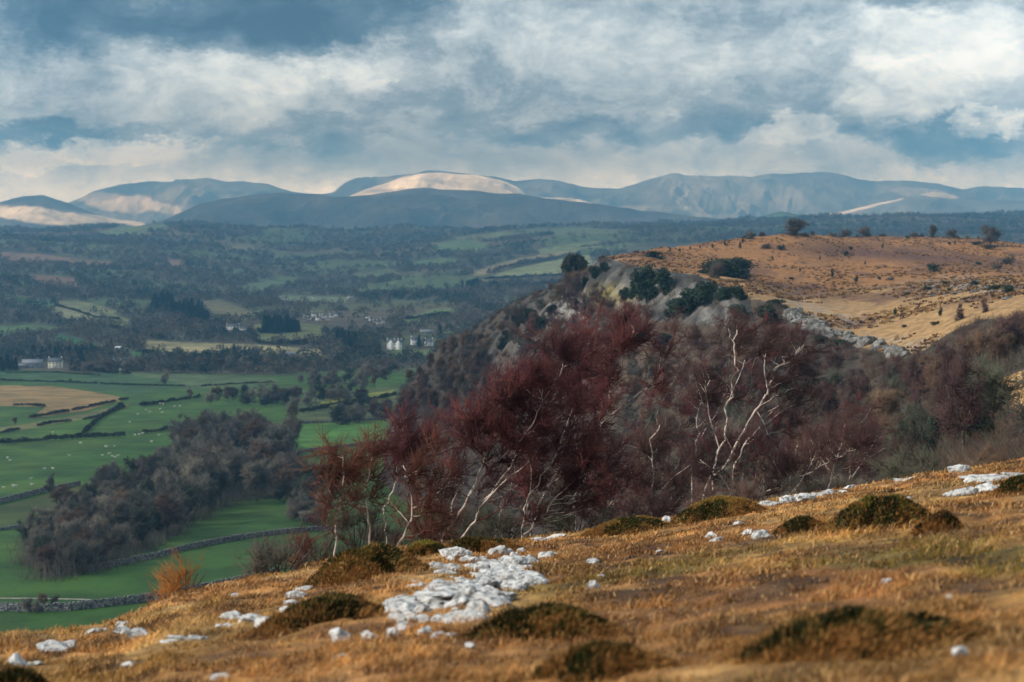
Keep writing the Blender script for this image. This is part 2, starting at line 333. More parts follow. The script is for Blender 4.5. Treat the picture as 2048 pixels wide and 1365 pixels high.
# ------------------------------------------------------------------ foreground hilltop
straw = np.array((.37, .183, .058)); rust = np.array((.22, .090, .028)); oliv = np.array((.135, .100, .018)); pale = np.array((.52, .320, .140)); dk = np.array((.08, .042, .02))
def fcol(X, Y):
    n1 = fbm(X / 2.6, Y / 4.0, 4, 101)[..., None]; n2 = fbm(X / 1.3, Y / 2.0, 4, 131)[..., None]; n3 = fbm(X / .6, Y / .8, 3, 151)[..., None]
    px, py = pix(X, Y, zF(X, Y, False)); c = np.broadcast_to(straw, X.shape + (3,)).copy()
    S = lambda v, a, b: np.clip((v - a) / (b - a), 0, 1)
    c += (pale - c) * S(n2, .05, .45) * .8
    c += (rust - c) * S(-n1, .05, .4) * .75
    gz = (np.exp(-((px - 1480) / 420) ** 2 - ((py - 1160) / 50) ** 2) + np.exp(-((px - 1850) / 260) ** 2 - ((py - 1130) / 50) ** 2) + .8 * np.exp(-((px - 1300) / 300) ** 2 - ((py - 1290) / 60) ** 2) + .5 * np.exp(-((px - 1800) / 300) ** 2 - ((py - 1300) / 90) ** 2) + .5 * np.exp(-((px - 1700) / 200) ** 2 - ((py - 1060) / 40) ** 2))[..., None]
    c += (oliv - c) * np.clip(S(n1 + n2 * .5, .22, .5) * .4 + gz * S(n2 * .7 + n1, -.45, .15) * .95, 0, .9)
    c += (dk - c) * S(n3 * .6 - n2 * .7, .12, .42) * .85
    lo = np.clip((py - 1120) / 200, 0, 1)[..., None] * np.clip((px - 300) / 500, 0, 1)[..., None]
    c += (rust * .9 - c) * lo * S(n1 * .6 + n3 * .4, -.35, .3) * .55
    n4 = fbm(X / .28, Y / .45, 3, 171)[..., None]; n5 = fbm(X / 1.1, Y / 1.7, 3, 181)[..., None]; c = c * (1 + .6 * n5)
    return np.clip(c * (1 + .85 * n4), .012, 1)
gx = np.arange(-34, 42, .12); gy = np.arange(-5, 74, .12)
GX, GY = np.meshgrid(gx, gy, indexing='ij')
me = mesh('hillside_ground', np.stack([GX, GY, zF(GX, GY)], -1).reshape(-1, 3), Q=grid_quads(len(gx), len(gy)), mat=M_ground_f, smooth=True, cols=fcol(GX, GY).reshape(-1, 3) * .75)
obj('ground', me, kind='structure', label='hilltop of short dry golden grass and moss')
def blades(P, H, Wd, C, rs, lean=.7, up=None):
    """bent three-triangle blades: P (n,3) roots, H heights, Wd widths, C colours"""
    n = len(P); a = rs.rand(n) * 2 * np.pi; side = np.stack([np.cos(a), np.sin(a), np.zeros(n)], 1)
    b = rs.rand(n) * 2 * np.pi; ln = rs.rand(n) * lean; dr = np.stack([np.cos(b) * ln + .18, np.sin(b) * ln, np.ones(n)], 1); dr /= np.linalg.norm(dr, axis=1)[:, None]
    if up is not None: dr = dr * .75 + up; dr /= np.linalg.norm(dr, axis=1)[:, None]
    H = H[:, None]; w = Wd[:, None] * side * .5
    mid = P + dr * H * .55; dr2 = dr * np.array([1, 1, .35]) + np.array([.12, -.03, 0]); dr2 /= np.linalg.norm(dr2, axis=1)[:, None]; tip = mid + dr2 * H * .5
    V = np.stack([P - w, P + w, mid + w * .8, mid - w * .8, tip], 1).reshape(-1, 3); i = np.arange(n)[:, None] * 5
    F = np.concatenate([i + [0, 1, 2], i + [0, 2, 3], i + [3, 2, 4]], 0)
    return V, F, np.repeat(C, 5, 0)
rs = RS(5); N = 390000
u_ = rs.uniform(-.40, .40, N); t_ = rs.rand(N); de_ = np.interp(u_, _uu, _de) + 5; d_ = 1 / (1 / 8.5 + t_ * (1 / de_ - 1 / 8.5)); d_ = np.where(rs.rand(N) < .45, rs.uniform(8.5, 1, N) * 0 + rs.uniform(.45, 1, N) * de_, d_)
u_[:60000] = rs.uniform(-.75, .75, 60000); d_[:60000] = rs.uniform(3.5, 13, 60000); BX = u_ * d_; BY = d_; BX += rs.normal(0, .03, N)
dens = fbm(BX / .5, BY / .5, 3, 61); keep = rs.rand(N) < np.clip(.75 + dens * 1.5, .12, 1); BX, BY, dens = BX[keep], BY[keep], dens[keep]
n = len(BX); P = np.stack([BX, BY, zF(BX, BY) - .01], 1)
C = fcol(BX, BY) * rs.uniform(.5, 1.65, (n, 1)); pk = rs.rand(n) < .16; C[pk] = pale * rs.uniform(.8, 1.3, (pk.sum(), 1))
hn = 130000; hu = rs.uniform(-.40, .40, hn); hdd = rs.uniform(.28, 1.02, hn) * np.interp(hu, _uu, _de); hX = hu * hdd; mk = fbm(hX / .75, hdd / 1.0, 3, 641) + .35 * fbm(hX / 4, hdd / 5, 3, 651) > .27
hX, hdd = hX[mk], hdd[mk]; hP = np.stack([hX, hdd, zF(hX, hdd) - .01], 1); hC = np.where(rs.rand(len(hX), 1) < .55, [[.13, .060, .028]], [[.26, .13, .045]]) * rs.uniform(.5, 1.4, (len(hX), 1))
hV, hF, hCC = blades(hP, rs.uniform(.04, .10, len(hX)), .007 + hdd * .0005, hC, rs, 1.5)
obj('heather_clumps', mesh('heather_clumps', hV, F=hF, mat=M_blade, cols=hCC), kind='stuff', label='rust brown heather clumps scattered through the dry grass')
V, F, CC = blades(P, rs.uniform(.03, .095, n) * (1 + .9 * np.clip(dens * 2, -.5, 1)), .0055 + BY * .00042 * rs.uniform(.6, 1.5, n), C, rs, 1.7)
obj('grass', mesh('grass', V, F=F, mat=M_blade, cols=CC), kind='stuff', label='dry golden grass covering the hilltop')
# ------------------------------------------------------------------ valley sheet
fields = [ # polygon in photo pixels, colour
 ([(-900, 1400), (-900, 745), (200, 745), (560, 752), (760, 740), (1100, 800), (1100, 1300), (300, 1400)], (.052, .118, .020)),
 ([(0, 1062), (130, 1042), (210, 1000), (160, 975), (0, 1012), (-300, 1040), (-300, 1080)], (.085, .10, .028)),
 ([(-300, 765), (0, 772), (100, 772), (190, 785), (258, 798), (170, 822), (60, 838), (90, 815), (0, 812), (-300, 810)], (.30, .20, .085)),
 ([(-300, 880), (0, 856), (120, 838), (262, 806), (250, 818), (150, 842), (0, 868), (-300, 905)], (.13, .145, .06)),
 ([(230, 745), (370, 748), (560, 757), (545, 768), (380, 780), (300, 765)], (.085, .13, .055)),
 ([(0, 740), (250, 748), (380, 770), (270, 790), (120, 770), (0, 762)], (.050, .105, .04)),
 ([(585, 850), (790, 838), (780, 880), (700, 892), (590, 905)], (.11, .24, .045)),
 ([(560, 800), (800, 770), (800, 838), (590, 845)], (.10, .13, .05)),
 ([(645, 800), (790, 780), (790, 797), (640, 814)], (.22, .24, .05)),
 ([(280, 680), (340, 684), (520, 690), (640, 700), (650, 716), (560, 712), (470, 706), (380, 716), (290, 700)], (.28, .25, .13)),
 ([(500, 652), (560, 640), (640, 652), (655, 680), (520, 688)], (.13, .15, .06)),
 ([(400, 605), (440, 600), (520, 630), (490, 640), (430, 640)], (.15, .14, .075)),
 ([(-300, 655), (0, 652), (80, 650), (155, 662), (90, 668), (0, 674), (-300, 680)], (.09, .15, .055)),
 ([(90, 614), (140, 612), (200, 630), (225, 645), (140, 640)], (.22, .22, .12)),
 ([(110, 603), (165, 602), (235, 622), (225, 632), (150, 618)], (.17, .18, .09)), ([(30, 594), (110, 603), (105, 612), (40, 608)], (.06, .13, .05)),
 ([(120, 668), (205, 690), (160, 698), (100, 685)], (.04, .12, .04)), ([(210, 622), (260, 640), (250, 655), (215, 645)], (.16, .19, .08)), ([(260, 700), (310, 705), (300, 722), (268, 722)], (.05, .13, .04)),
 ([(0, 505), (70, 508), (230, 525), (250, 532), (110, 530), (0, 520)], (.20, .13, .09)), ([(60, 550), (150, 555), (160, 575), (80, 565)], (.19, .11, .08)),
 ([(330, 520), (360, 520), (370, 535), (340, 535)], (.22, .15, .12)), ([(430, 490), (500, 490), (530, 500), (470, 505)], (.17, .16, .10)),
 ([(780, 698), (870, 700), (865, 714), (780, 714)], (.14, .19, .08)),
 ([(790, 640), (870, 618), (935, 616), (900, 632), (830, 645)], (.13, .19, .07)), ([(700, 548), (780, 538), (800, 546), (720, 560)], (.12, .16, .08)),
 ([(480, 575), (560, 555), (620, 560), (520, 585)], (.10, .15, .075)), ([(560, 590), (700, 596), (690, 606), (560, 600)], (.15, .20, .12)),
 ([(800, 528), (880, 516), (930, 520), (850, 536)], (.10, .17, .07)), ([(860, 492), (930, 480), (990, 490), (960, 505), (880, 502)], (.11, .17, .07)),
 ([(900, 478), (1010, 462), (1060, 470), (990, 482)], (.15, .17, .08)), ([(960, 562), (1000, 545), (1090, 525), (1180, 510), (1190, 548), (1060, 556)], (.22, .25, .12)),
 ([(930, 548), (1040, 516), (1150, 498), (1160, 506), (1040, 530), (960, 552)], (.24, .20, .12)), ([(1060, 500), (1200, 482), (1210, 492), (1080, 510)], (.16, .19, .09)),
 ([(1020, 462), (1130, 455), (1280, 462), (1130, 474)], (.12, .15, .08)), ([(1520, 420), (1600, 420), (1600, 440), (1500, 440)], (.12, .20, .07)), ([(230, 455), (330, 448), (330, 462), (240, 466)], (.13, .17, .09)),
 ([(200, 462), (300, 455), (290, 470), (190, 474)], (.13, .17, .09))]
def inpoly(px, py, poly):
    r = np.zeros(px.shape, bool); n = len(poly)
    for i in range(n):
        x1, y1 = poly[i]; x2, y2 = poly[(i + 1) % n]
        if y1 == y2: continue
        c = ((y1 > py) != (y2 > py)) & (px < (x2 - x1) * (py - y1) / (y2 - y1) + x1); r ^= c
    return r
XV = uV[:, None] * dV[None]; YV = np.broadcast_to(dV[None], XV.shape); PX, PY = pix(XV, YV, ZV)
wob = fbm(XV / 90, YV / 90, 3, 201) * np.interp(YV, [300, 1500, 5000], [3, 3, 5])
CV = np.empty(XV.shape + (3,)); nn = fbm(XV / 260, YV / 260, 5, 301)[..., None]; n2 = fbm(XV / 900, YV / 700, 3, 311)[..., None]
base = np.array((.075, .068, .048)); CV[:] = base
CV += (np.array((.085, .12, .055)) - CV) * np.clip(nn * 3, 0, 1); CV += (np.array((.14, .10, .07)) - CV) * np.clip(n2 * 2.6 - .2, 0, 1) * .8
isf = np.zeros(XV.shape, bool)
for poly, c in fields:
    k = inpoly(PX + wob, PY + wob * .25, poly); CV[k] = c; isf |= k
mott = (1 + .32 * fbm(XV / 40, YV / 60, 5, 401)[..., None]) * (1 + np.clip(fbm(XV / 70, YV / 110, 4, 411)[..., None], -.1, .5) * np.array((1.5, .5, .2)) * np.clip((1500 - YV) / 800, 0, 1)[..., None]) + .10 * np.sin(0 * nn); CV *= mott
me = mesh('valley_ground', np.stack([XV, YV, ZV], -1).reshape(-1, 3), Q=grid_quads(*XV.shape), mat=M_valley, smooth=True, cols=CV.reshape(-1, 3))
obj('valley_ground', me, kind='structure', label='valley floor of green and straw coloured fields rising to far wooded hillsides')
# ------------------------------------------------------------------ escarpment sheet
PX, PY = pix(_Xe, _Ye, ZE)
CE = np.empty(_Xe.shape + (3,)); heath = np.array((.26, .128, .046)); tan = np.array((.30, .190, .086)); scrubc = np.array((.060, .044, .032)); rockc = np.array((.33, .33, .33)); drk = np.array((.10, .048, .035))
CE[:] = scrubc
top = inpoly(PX, PY, [(1215, 520), (1300, 540), (1395, 553), (1440, 570), (1480, 595), (1560, 606), (1620, 640), (1700, 690), (1810, 715), (1850, 700), (1900, 665), (1960, 640), (2600, 600), (2600, 380), (1215, 380)]) & (_Ye > 290)
nA = fbm(_Xe / 22, _Ye / 30, 5, 501)[..., None]; nB = fbm(_Xe / 6, _Ye / 12, 4, 511)[..., None]; nC = fbm(_Xe / 60, _Ye / 60, 4, 521)[..., None]
cr = np.clip((_Ye - 560 + (1700 - PX) * .12) / 60, 0, 1)[..., None]; topc = tan * (1 - cr) + heath * cr
topc = topc + (drk - topc) * np.clip((nB * .5 + nA) * 2.2 - .25, 0, .75)
for (cx, cy, rx, ry, a) in [(1790, 510, 220, 12, .95), (1700, 492, 80, 7, .6), (1590, 575, 90, 8, .8), (1650, 590, 110, 9, .8), (1300, 512, 40, 8, .8), (1500, 540, 40, 12, .7), (1950, 530, 130, 10, .6), (1600, 465, 200, 4, .9), (1900, 475, 160, 5, .7)]:
    w = np.exp(-((PX - cx) / rx) ** 4 - ((PY - cy - (PX - cx) * .05 + 5 * nA[..., 0]) / ry) ** 2)[..., None] * a; topc = topc + (drk * .9 - topc) * w
for (cx, cy, rx, ry, a) in [(1640, 640, 60, 20, .8), (1760, 690, 90, 14, .8), (1970, 570, 110, 16, .75), (1580, 612, 50, 10, .4), (1200, 560, 60, 50, .5)]:
    w = np.exp(-((PX - cx) / rx) ** 2 - ((PY - cy) / ry) ** 2)[..., None] * a * np.clip(nB * 3 + .6, 0, 1); topc = topc + (rockc * .8 - topc) * w
CE = np.where(top[..., None], topc, CE + (np.array((.085, .060, .042)) - CE) * np.clip(nC * 2 + .2, 0, 1))
scr = np.exp(-((PX - 1150) / 130) ** 2 - ((PY - 620 - (1150 - PX) * .5) / 45) ** 2)[..., None]; CE = CE + (np.array((.30, .28, .26)) - CE) * np.clip(scr * (nB * 1.5 + .8), 0, 1) * (~top[..., None])
clf = inpoly(PX, PY, [(1180, 520), (1215, 518), (1300, 537), (1395, 551), (1440, 568), (1500, 600), (1510, 640), (1430, 652), (1300, 640), (1240, 620), (1170, 600)]) & (_Ye > 380)
stv = fbm(_Xe / 2.6, _Ye / 30, 4, 541)[..., None]; CE = np.where(clf[..., None], np.clip(rockc * (.20 + .42 * stv + .2 * nB), .025, .26) * np.array((1.05, 1, .94)), CE)
yl = np.exp(-((PX - 1225) / 40) ** 2 - ((PY - 590) / 18) ** 2)[..., None]; CE = CE + (np.array((.30, .24, .06)) - CE) * yl * .8
CE = CE + (rockc * .4 * (1 + .4 * nB) - CE) * (CL * (~top))[..., None] * .85
near = (_Ye < 75)[..., None]; CE = np.where(near, np.array((.16, .10, .05)) * (1 + .4 * nB), CE)
rg = inpoly(PX, PY, [(1960, 775), (2048, 740), (2600, 700), (2600, 900), (2048, 860), (2000, 830)]) & (_Ye > 100); CE[rg] = np.array((.42, .25, .10)) * (1 + .3 * nA[rg])
me = mesh('escarpment_ground', np.stack([_Xe, _Ye, ZE], -1).reshape(-1, 3), Q=grid_quads(*_Xe.shape), mat=M_scarp, smooth=True, cols=np.clip(CE, .01, 1).reshape(-1, 3))
obj('escarpment_hill', me, kind='structure', label='limestone escarpment with cliffs and orange heath on top')
# ------------------------------------------------------------------ far fells
def fell(name, dist, depth, prof, colA, colB, patches, seed, rough=1.0, base=470, label=''):
    pr = np.array(prof, float); u0 = (pr[0, 0] - 1024) / FP; u1 = (pr[-1, 0] - 1024) / FP; nu = int((pr[-1, 0] - pr[0, 0]) / 2.2); nd = 150
    uu = np.linspace(u0, u1, nu); t = np.linspace(-1.0, .55, nd); pyy = np.interp(uu * FP + 1024, pr[:, 0], pr[:, 1]); k = np.hanning(13); k /= k.sum()
    pyy = np.convolve(np.pad(pyy, 6, 'edge'), k, 'valid') + 1.6 * fbm(uu * 90 + seed, uu * 0 + seed, 4, seed)
    ztop = us(uu * FP + 1024, pyy)[1] * dist; zb = us(1024, base)[1] * dist
    D = dist + t * depth; X = uu[:, None] * D[None]; Y = np.broadcast_to(D[None], X.shape)
    h = np.where(t < 0, (np.cos(np.abs(t) ** .85 * np.pi) + 1) / 2, (np.cos(t / .55 * np.pi) + 1) / 2)
    H = (ztop - zb)[:, None]
    n = .5 * ridged(X / 1300 + seed + Y / 3000, Y / 1100, 5, seed) + .5 * ridged(X / 620 + seed - Y / 1500, Y / 480, 5, seed + 1) ; n2 = fbm(X / 500, Y / 700, 5, seed + 3)
    env = np.clip(1 - h, 0, 1) * h * 4 * .55 + .04
    Z = zb + H * h[None] + H * env[None] * (n - .25) * .85 * rough + H * .05 * n2 * rough
    Z = np.where((t > 0)[None], np.minimum(Z, np.interp(np.arange(nu), np.arange(nu), ztop)[:, None]), Z)
    px, py = pix(X, Y, Z); c = np.empty(X.shape + (3,)); w = np.clip(n2 * 1.6 + .5, 0, 1)[..., None]; c[:] = np.array(colA) * (1 - w) + np.array(colB) * w
    nz = fbm(X / 380, Y / 700, 5, seed + 9)
    c *= (.8 + .55 * ridged(X / 520 + seed + .8 * n2, Y / 330, 5, seed + 21))[..., None]
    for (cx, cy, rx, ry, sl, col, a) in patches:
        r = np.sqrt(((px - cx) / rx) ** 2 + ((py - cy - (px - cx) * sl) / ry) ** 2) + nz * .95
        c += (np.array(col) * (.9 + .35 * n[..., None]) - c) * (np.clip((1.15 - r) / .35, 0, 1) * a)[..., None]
    me = mesh(name, np.stack([X, Y, Z], -1).reshape(-1, 3), Q=grid_quads(nu, nd), mat=M_fell, smooth=True, cols=c.reshape(-1, 3))
    return obj(name, me, kind='structure', label=label)
sunlit_grass = (.92, .80, .62); moor = (.17, .17, .15); moor2 = (.34, .31, .26); heather = (.075, .07, .06)  # pale fell grass with patches of sunlight painted into its colour
fell('mountains', 21000, 2600, [(-500, 400), (-200, 395), (0, 412), (140, 408), (165, 398), (190, 385), (240, 370), (330, 361), (420, 358), (480, 364), (540, 372), (585, 385), (650, 386), (668, 384), (690, 365), (720, 354), (780, 353), (830, 350), (850, 342), (875, 345),
 (950, 349), (990, 352), (1030, 359), (1080, 356), (1110, 358), (1150, 370), (1190, 378), (1240, 376), (1290, 362), (1340, 350), (1420, 352), (1500, 355), (1540, 347), (1600, 345), (1680, 350), (1750, 366), (1800, 363), (1870, 368), (1920, 378), (1990, 374), (2048, 375), (2300, 368), (2600, 380)],
 moor, moor2, [(220, 405, 70, 14, .1, sunlit_grass, .8), (330, 418, 45, 8, .2, sunlit_grass, .7), (1100, 370, 50, 8, .1, moor2, .6), (1300, 417, 60, 5, 0, sunlit_grass, .7), (1450, 385, 260, 30, 0, (.36, .34, .30), .6), (1840, 385, 60, 8, .1, sunlit_grass, .6)], 11, 1.0, label='far mountain range under the cloud')
fell('mountain', 17500, 1800, [(640, 450), (700, 392), (720, 385), (760, 370), (800, 357), (850, 347), (880, 345), (930, 348), (970, 354), (1005, 364), (1040, 381), (1060, 398), (1120, 396), (1160, 400), (1200, 412), (1250, 425), (1330, 450)],
 sunlit_grass, (.96, .86, .70), [(790, 383, 60, 5, 0, moor2, .6), (1120, 412, 70, 22, .1, moor, .9), (930, 372, 70, 4, .15, moor2, .4)], 23, .8, label='rounded grassy mountain painted pale as if sunlit, in the middle of the range')
fell('low_fell', 16000, 1600, [(-400, 410), (-100, 420), (0, 408), (50, 394), (90, 391), (130, 404), (200, 430), (240, 440), (330, 450), (420, 470)], moor, heather, [(90, 432, 130, 13, .08, sunlit_grass, .95), (300, 438, 120, 9, -.05, sunlit_grass, .8)], 37, .7, label='low brown fell at the foot of the range')
fell('long_fell', 17000, 1600, [(1480, 450), (1600, 432), (1680, 424), (1740, 411), (1800, 396), (1870, 382), (1900, 390), (1960, 398), (2048, 402), (2300, 410), (2500, 430)], moor, (.2, .2, .17), [(1760, 408, 90, 6, -.22, sunlit_grass, .95), (1850, 388, 50, 6, .1, sunlit_grass, .7)], 41, .5, label='long grassy fell with painted sunlit streaks before the range')
fell('dark_fell', 12500, 1700, [(180, 475), (250, 458), (330, 441), (400, 409), (470, 393), (560, 387), (640, 388), (670, 393), (740, 388), (800, 383), (850, 379), (950, 383), (1040, 391), (1120, 399), (1200, 410), (1300, 424), (1400, 434), (1600, 455)], (.07, .07, .07), (.13, .12, .10), [(500, 430, 300, 18, .02, (.05, .055, .055), .5)], 53, 1.1, base=490, label='broad dark heather fell below the mountains')
fell('knoll', 10500, 700, [(1480, 455), (1520, 434), (1560, 422), (1600, 430), (1660, 446)], (.12, .19, .07), (.10, .15, .06), [], 59, .3, base=462, label='small round green hill behind the heath')
# ------------------------------------------------------------------ tree builders
def tube(pts, rad, ns=5):
    pts = np.asarray(pts, float); rad = np.asarray(rad, float); k = len(pts)
    T = np.gradient(pts, axis=0); T /= np.linalg.norm(T, axis=1)[:, None] + 1e-9
    ref = np.array([.31, .95, .05]); A = np.cross(T, ref); A /= np.linalg.norm(A, axis=1)[:, None] + 1e-9; B = np.cross(T, A)
    th = np.arange(ns) * 2 * np.pi / ns; V = pts[:, None] + rad[:, None, None] * (A[:, None] * np.cos(th)[None, :, None] + B[:, None] * np.sin(th)[None, :, None])
    i = np.arange(k - 1)[:, None] * ns; j = np.arange(ns)[None]; a = (i + j).ravel(); b = (i + (j + 1) % ns).ravel()
    Q = np.stack([a, b, b + ns, a + ns], 1); return V.reshape(-1, 3), Q
def cones(P0, P1, R):
    n = len(P0); T = P1 - P0; L = np.linalg.norm(T, axis=1)[:, None] + 1e-9; T = T / L; ref = np.where(np.abs(T[:, 2:3]) < .9, [[0, 0, 1.]], [[1., 0, 0]])
    A = np.cross(T, ref); A /= np.linalg.norm(A, axis=1)[:, None]; B = np.cross(T, A); R = np.asarray(R).reshape(-1, 1) * np.ones((n, 1))
    V = np.stack([P0 + A * R, P0 + (-.5 * A + .866 * B) * R, P0 + (-.5 * A - .866 * B) * R, P1], 1).reshape(-1, 3)
    i = np.arange(n)[:, None] * 4; F = np.concatenate([i + [0, 1, 3], i + [1, 2, 3], i + [2, 0, 3]], 0); return V, F
class Acc:
    def __init__(s): s.V = []; s.F = []; s.Q = []; s.C = []; s.n = 0
    def add(s, V, F=None, Q=None, C=None):
        if F is not None: s.F.append(np.asarray(F) + s.n)
        if Q is not None: s.Q.append(np.asarray(Q) + s.n)
        s.V.append(V); s.n += len(V)
        if C is not None: s.C.append(C)
    def mesh(s, name, m, smooth=False):
        return mesh(name, np.concatenate(s.V), np.concatenate(s.F) if s.F else None, np.concatenate(s.Q) if s.Q else None, m, smooth, np.concatenate(s.C) if s.C else None)
def unit(v): return v / (np.linalg.norm(v, axis=-1, keepdims=True) + 1e-9)
def woody(seed, stems, blobs, nlimb=10, nsub=9, ntwig=14, Lsub=.9, Ltwig=.5, rtwig=.005, rlimb=.03, wind=(.25, 0, .35), sides=6, thin=1.0, wl=.62):
    """stems: list of (points(k,3), r0, r1); blobs: list of (centre, radii, weight) -> trunk Acc, twig Acc"""
    r = RS(seed); T = Acc(); Wg = Acc(); SPs = []; SR = []
    for pts, r0, r1 in stems:
        pts = np.asarray(pts, float); k = len(pts); t = np.linspace(0, 1, k); tt = np.linspace(0, 1, (k - 1) * 4 + 1)
        q = np.stack([np.interp(tt, t, pts[:, a]) for a in range(3)], 1); L = np.linalg.norm(pts[-1] - pts[0])
        ksm = np.array([.25, .5, .25]); qq = q.copy(); qq[1:-1] = q[:-2] * .25 + q[1:-1] * .5 + q[2:] * .25; qq[1:-1] += r.normal(0, L * .005, (len(q) - 2, 3))
        rr = r0 + (r1 - r0) * tt ** .8; V, Q = tube(qq, rr, sides); T.add(V, Q=Q); SPs.append(qq); SR.append(rr)
    SPa = np.concatenate(SPs); SRa = np.concatenate(SR); S0 = []; SD = []; wind = np.array(wind)
    for c, rad, wgt in blobs:
        c = np.array(c, float); rad = np.array(rad, float) * np.ones(3)
        for _ in range(max(1, int(nlimb * wgt))):
            v = r.normal(0, 1, 3); v /= np.linalg.norm(v); tgt = c + v * rad * r.uniform(.35, .9)
            dd = np.linalg.norm(SPa - tgt, axis=1); cost = dd + 2.5 * np.maximum(0, SPa[:, 2] - (tgt[2] - .45 * dd)) + r.uniform(0, .25, len(dd)) * dd.mean(); j = int(np.argmin(cost))
            p0 = SPa[j]; D = tgt - p0; L = np.linalg.norm(D); m1 = p0 + D * .5 + np.array([0, 0, -.06]) * L + r.normal(0, .07, 3) * L
            tt = np.linspace(0, 1, 7)[:, None]; cur = (1 - tt) ** 2 * p0 + 2 * tt * (1 - tt) * m1 + tt ** 2 * tgt; cur[1:-1] += r.normal(0, .02 * L, (5, 3))
            ra = min(SRa[j] * .7, rlimb * (.6 + .25 * L / max(.1, Lsub))); V, Q = tube(cur, np.linspace(ra, ra * .25, 7), 4); (T if r.rand() < wl else Wg).add(V, Q=Q)
            s = r.uniform(.35, 1.0, nsub); idx = s * 6; i0 = np.minimum(idx.astype(int), 5); st = cur[i0] + (cur[i0 + 1] - cur[i0]) * (idx - i0)[:, None]
            dirs = unit(unit(D)[None] * .5 + unit(r.normal(0, 1, (nsub, 3))) * .85 + wind * .6 + unit(st - c) * .15); S0.append(st); SD.append(dirs * Lsub * r.uniform(.5, 1.2, (nsub, 1)))
    S0 = np.concatenate(S0); SD = np.concatenate(SD); V, F = cones(S0, S0 + SD, rtwig * 2.0); Wg.add(V, F)
    n = len(S0) * ntwig; k = np.repeat(np.arange(len(S0)), ntwig); s = r.uniform(.1, 1.0, (n, 1)); a = S0[k] + SD[k] * s
    d = unit(unit(SD[k]) * .6 + unit(r.normal(0, 1, (n, 3))) * .75 + wind * .8); V, F = cones(a, a + d * Ltwig * r.uniform(.4, 1.2, (n, 1)), rtwig * thin); Wg.add(V, F)
    return T, Wg
def foliage(seed, blobs, n, size, sub=7, flat=1.0):
    """leaf clumps: small tilted quads over many sub-lobes"""
    r = RS(seed); A = Acc(); tw = sum(b[2] for b in blobs)
    for c, rad, w in blobs:
        rad = np.array(rad, float) * np.ones(3); c = np.array(c, float); lob = unit(r.normal(0, 1, (sub, 3))) * r.uniform(.3, .75, (sub, 1)) * rad + c
        k = int(n * w / tw); li = r.randint(0, sub, k); v = unit(r.normal(0, 1, (k, 3))); lr = r.uniform(.35, .6, sub)
        p = lob[li] + v * rad * lr[li][:, None] * (r.uniform(.3, 1, (k, 1)) ** .4); a1 = unit(r.normal(0, 1, (k, 3)) + v * .3); b1 = unit(np.cross(a1, v + r.normal(0, .4, (k, 3)))); s = size * r.uniform(.5, 1.3, (k, 1))
        V = np.stack([p - a1 * s, p - b1 * s * .5, p + a1 * s, p + b1 * s * .5 + v * s * .3], 1).reshape(-1, 3); i = np.arange(k)[:, None] * 4; A.add(V, np.concatenate([i + [0, 1, 2], i + [0, 2, 3]], 0))
    return A
def tree_thing(name, T, Wg, mt, mw, loc, label, cat='tree', group=None, crown='crown', smooth=False):
    root = obj(name, None, label=label, cat=cat, group=group, loc=loc); root.empty_display_size = .5
    if T is not None: kid(root, 'trunk', T.mesh('trunk', mt, True))
    kid(root, crown, Wg.mesh(crown, mw)); return root
def P3(px, py, d):
    u, s = us(px, py); return np.array([u * d, d, s * d])
# ------------------------------------------------------------------ the red birches on the brow
def birch(seed, d, stems, blobs, label, m=M_red, dens=1.0, bark=M_bark, group='red twigged birches growing below the brow'):
    st = []; b0 = P3(*stems[0][0][0], d); loc = b0.copy(); loc[2] = min(loc[2], float(zG(loc[0], d)) - .05); r = RS(seed)
    for i, (pl, w0, w1) in enumerate(stems):
        dd = d; pts = []
        for j, (x, y) in enumerate(pl):
            if j: dd = dd + r.uniform(-.25, .25)
            pts.append(P3(x, y, dd) - loc)
        if i == 0: pts = [np.array([pts[0][0] * 0 - .05, 0, -.3])] + pts
        pts = np.array(pts)
        st.append((pts, w0 * d / FP * .28, w1 * d / FP * .32))
    bl = []
    for (cx, cy, rx, ry) in blobs:
        R = rx * d / FP; bl.append((P3(cx, cy, d + r.uniform(-.6, .6)) - loc, (R, R * .9, ry * d / FP), rx * ry / 2500.0))
        if seed < 9:
            R2_ = rx * .8 * d / FP; bl.append((P3(cx - 12, min(cy + 62, 1040), d + r.uniform(-.6, .6)) - loc, (R2_, R2_ * .9, ry * .95 * d / FP), rx * ry / 6000.0))
    T, Wg = woody(seed, st, bl, nlimb=int(6.5 * dens), nsub=10, ntwig=13, Lsub=.66, Ltwig=.5, rtwig=.0072, rlimb=.018, wind=(.28, 0, .42))
    return tree_thing('birch_tree', T, Wg, bark, m, loc, label, group=group, cat='birch')
birch(1, 38, [([(668, 1130), (672, 1080), (672, 1045), (684, 990), (688, 950), (684, 910)], 9, 3), ([(676, 1015), (655, 975), (640, 950)], 3, 1.5)], [(685, 905, 45, 50), (645, 935, 40, 40), (700, 940, 40, 40), (660, 990, 35, 35)], 'small russet twigged birch furthest from the cliff, single white trunk', M_redo, dens=.65)
birch(2, 39, [([(738, 1098), (741, 1060), (735, 1025), (728, 985), (738, 950), (745, 915)], 9, 3), ([(732, 1010), (712, 985), (700, 960)], 4, 2)], [(735, 905, 42, 42), (755, 930, 40, 40), (715, 945, 35, 40)], 'thin crooked birch with pale lower trunk next to smallest birch', M_redo, dens=.65)
birch(3, 41, [([(790, 1098), (812, 1065), (826, 1030), (824, 985), (812, 950), (806, 930)], 13, 4), ([(820, 1050), (795, 1020), (772, 995)], 5, 3)], [(860, 905, 60, 55), (840, 950, 50, 45), (890, 950, 50, 50), (900, 1000, 45, 40)], 'short thick birch forking low behind the tall mossy hummock', M_redo, dens=.6)
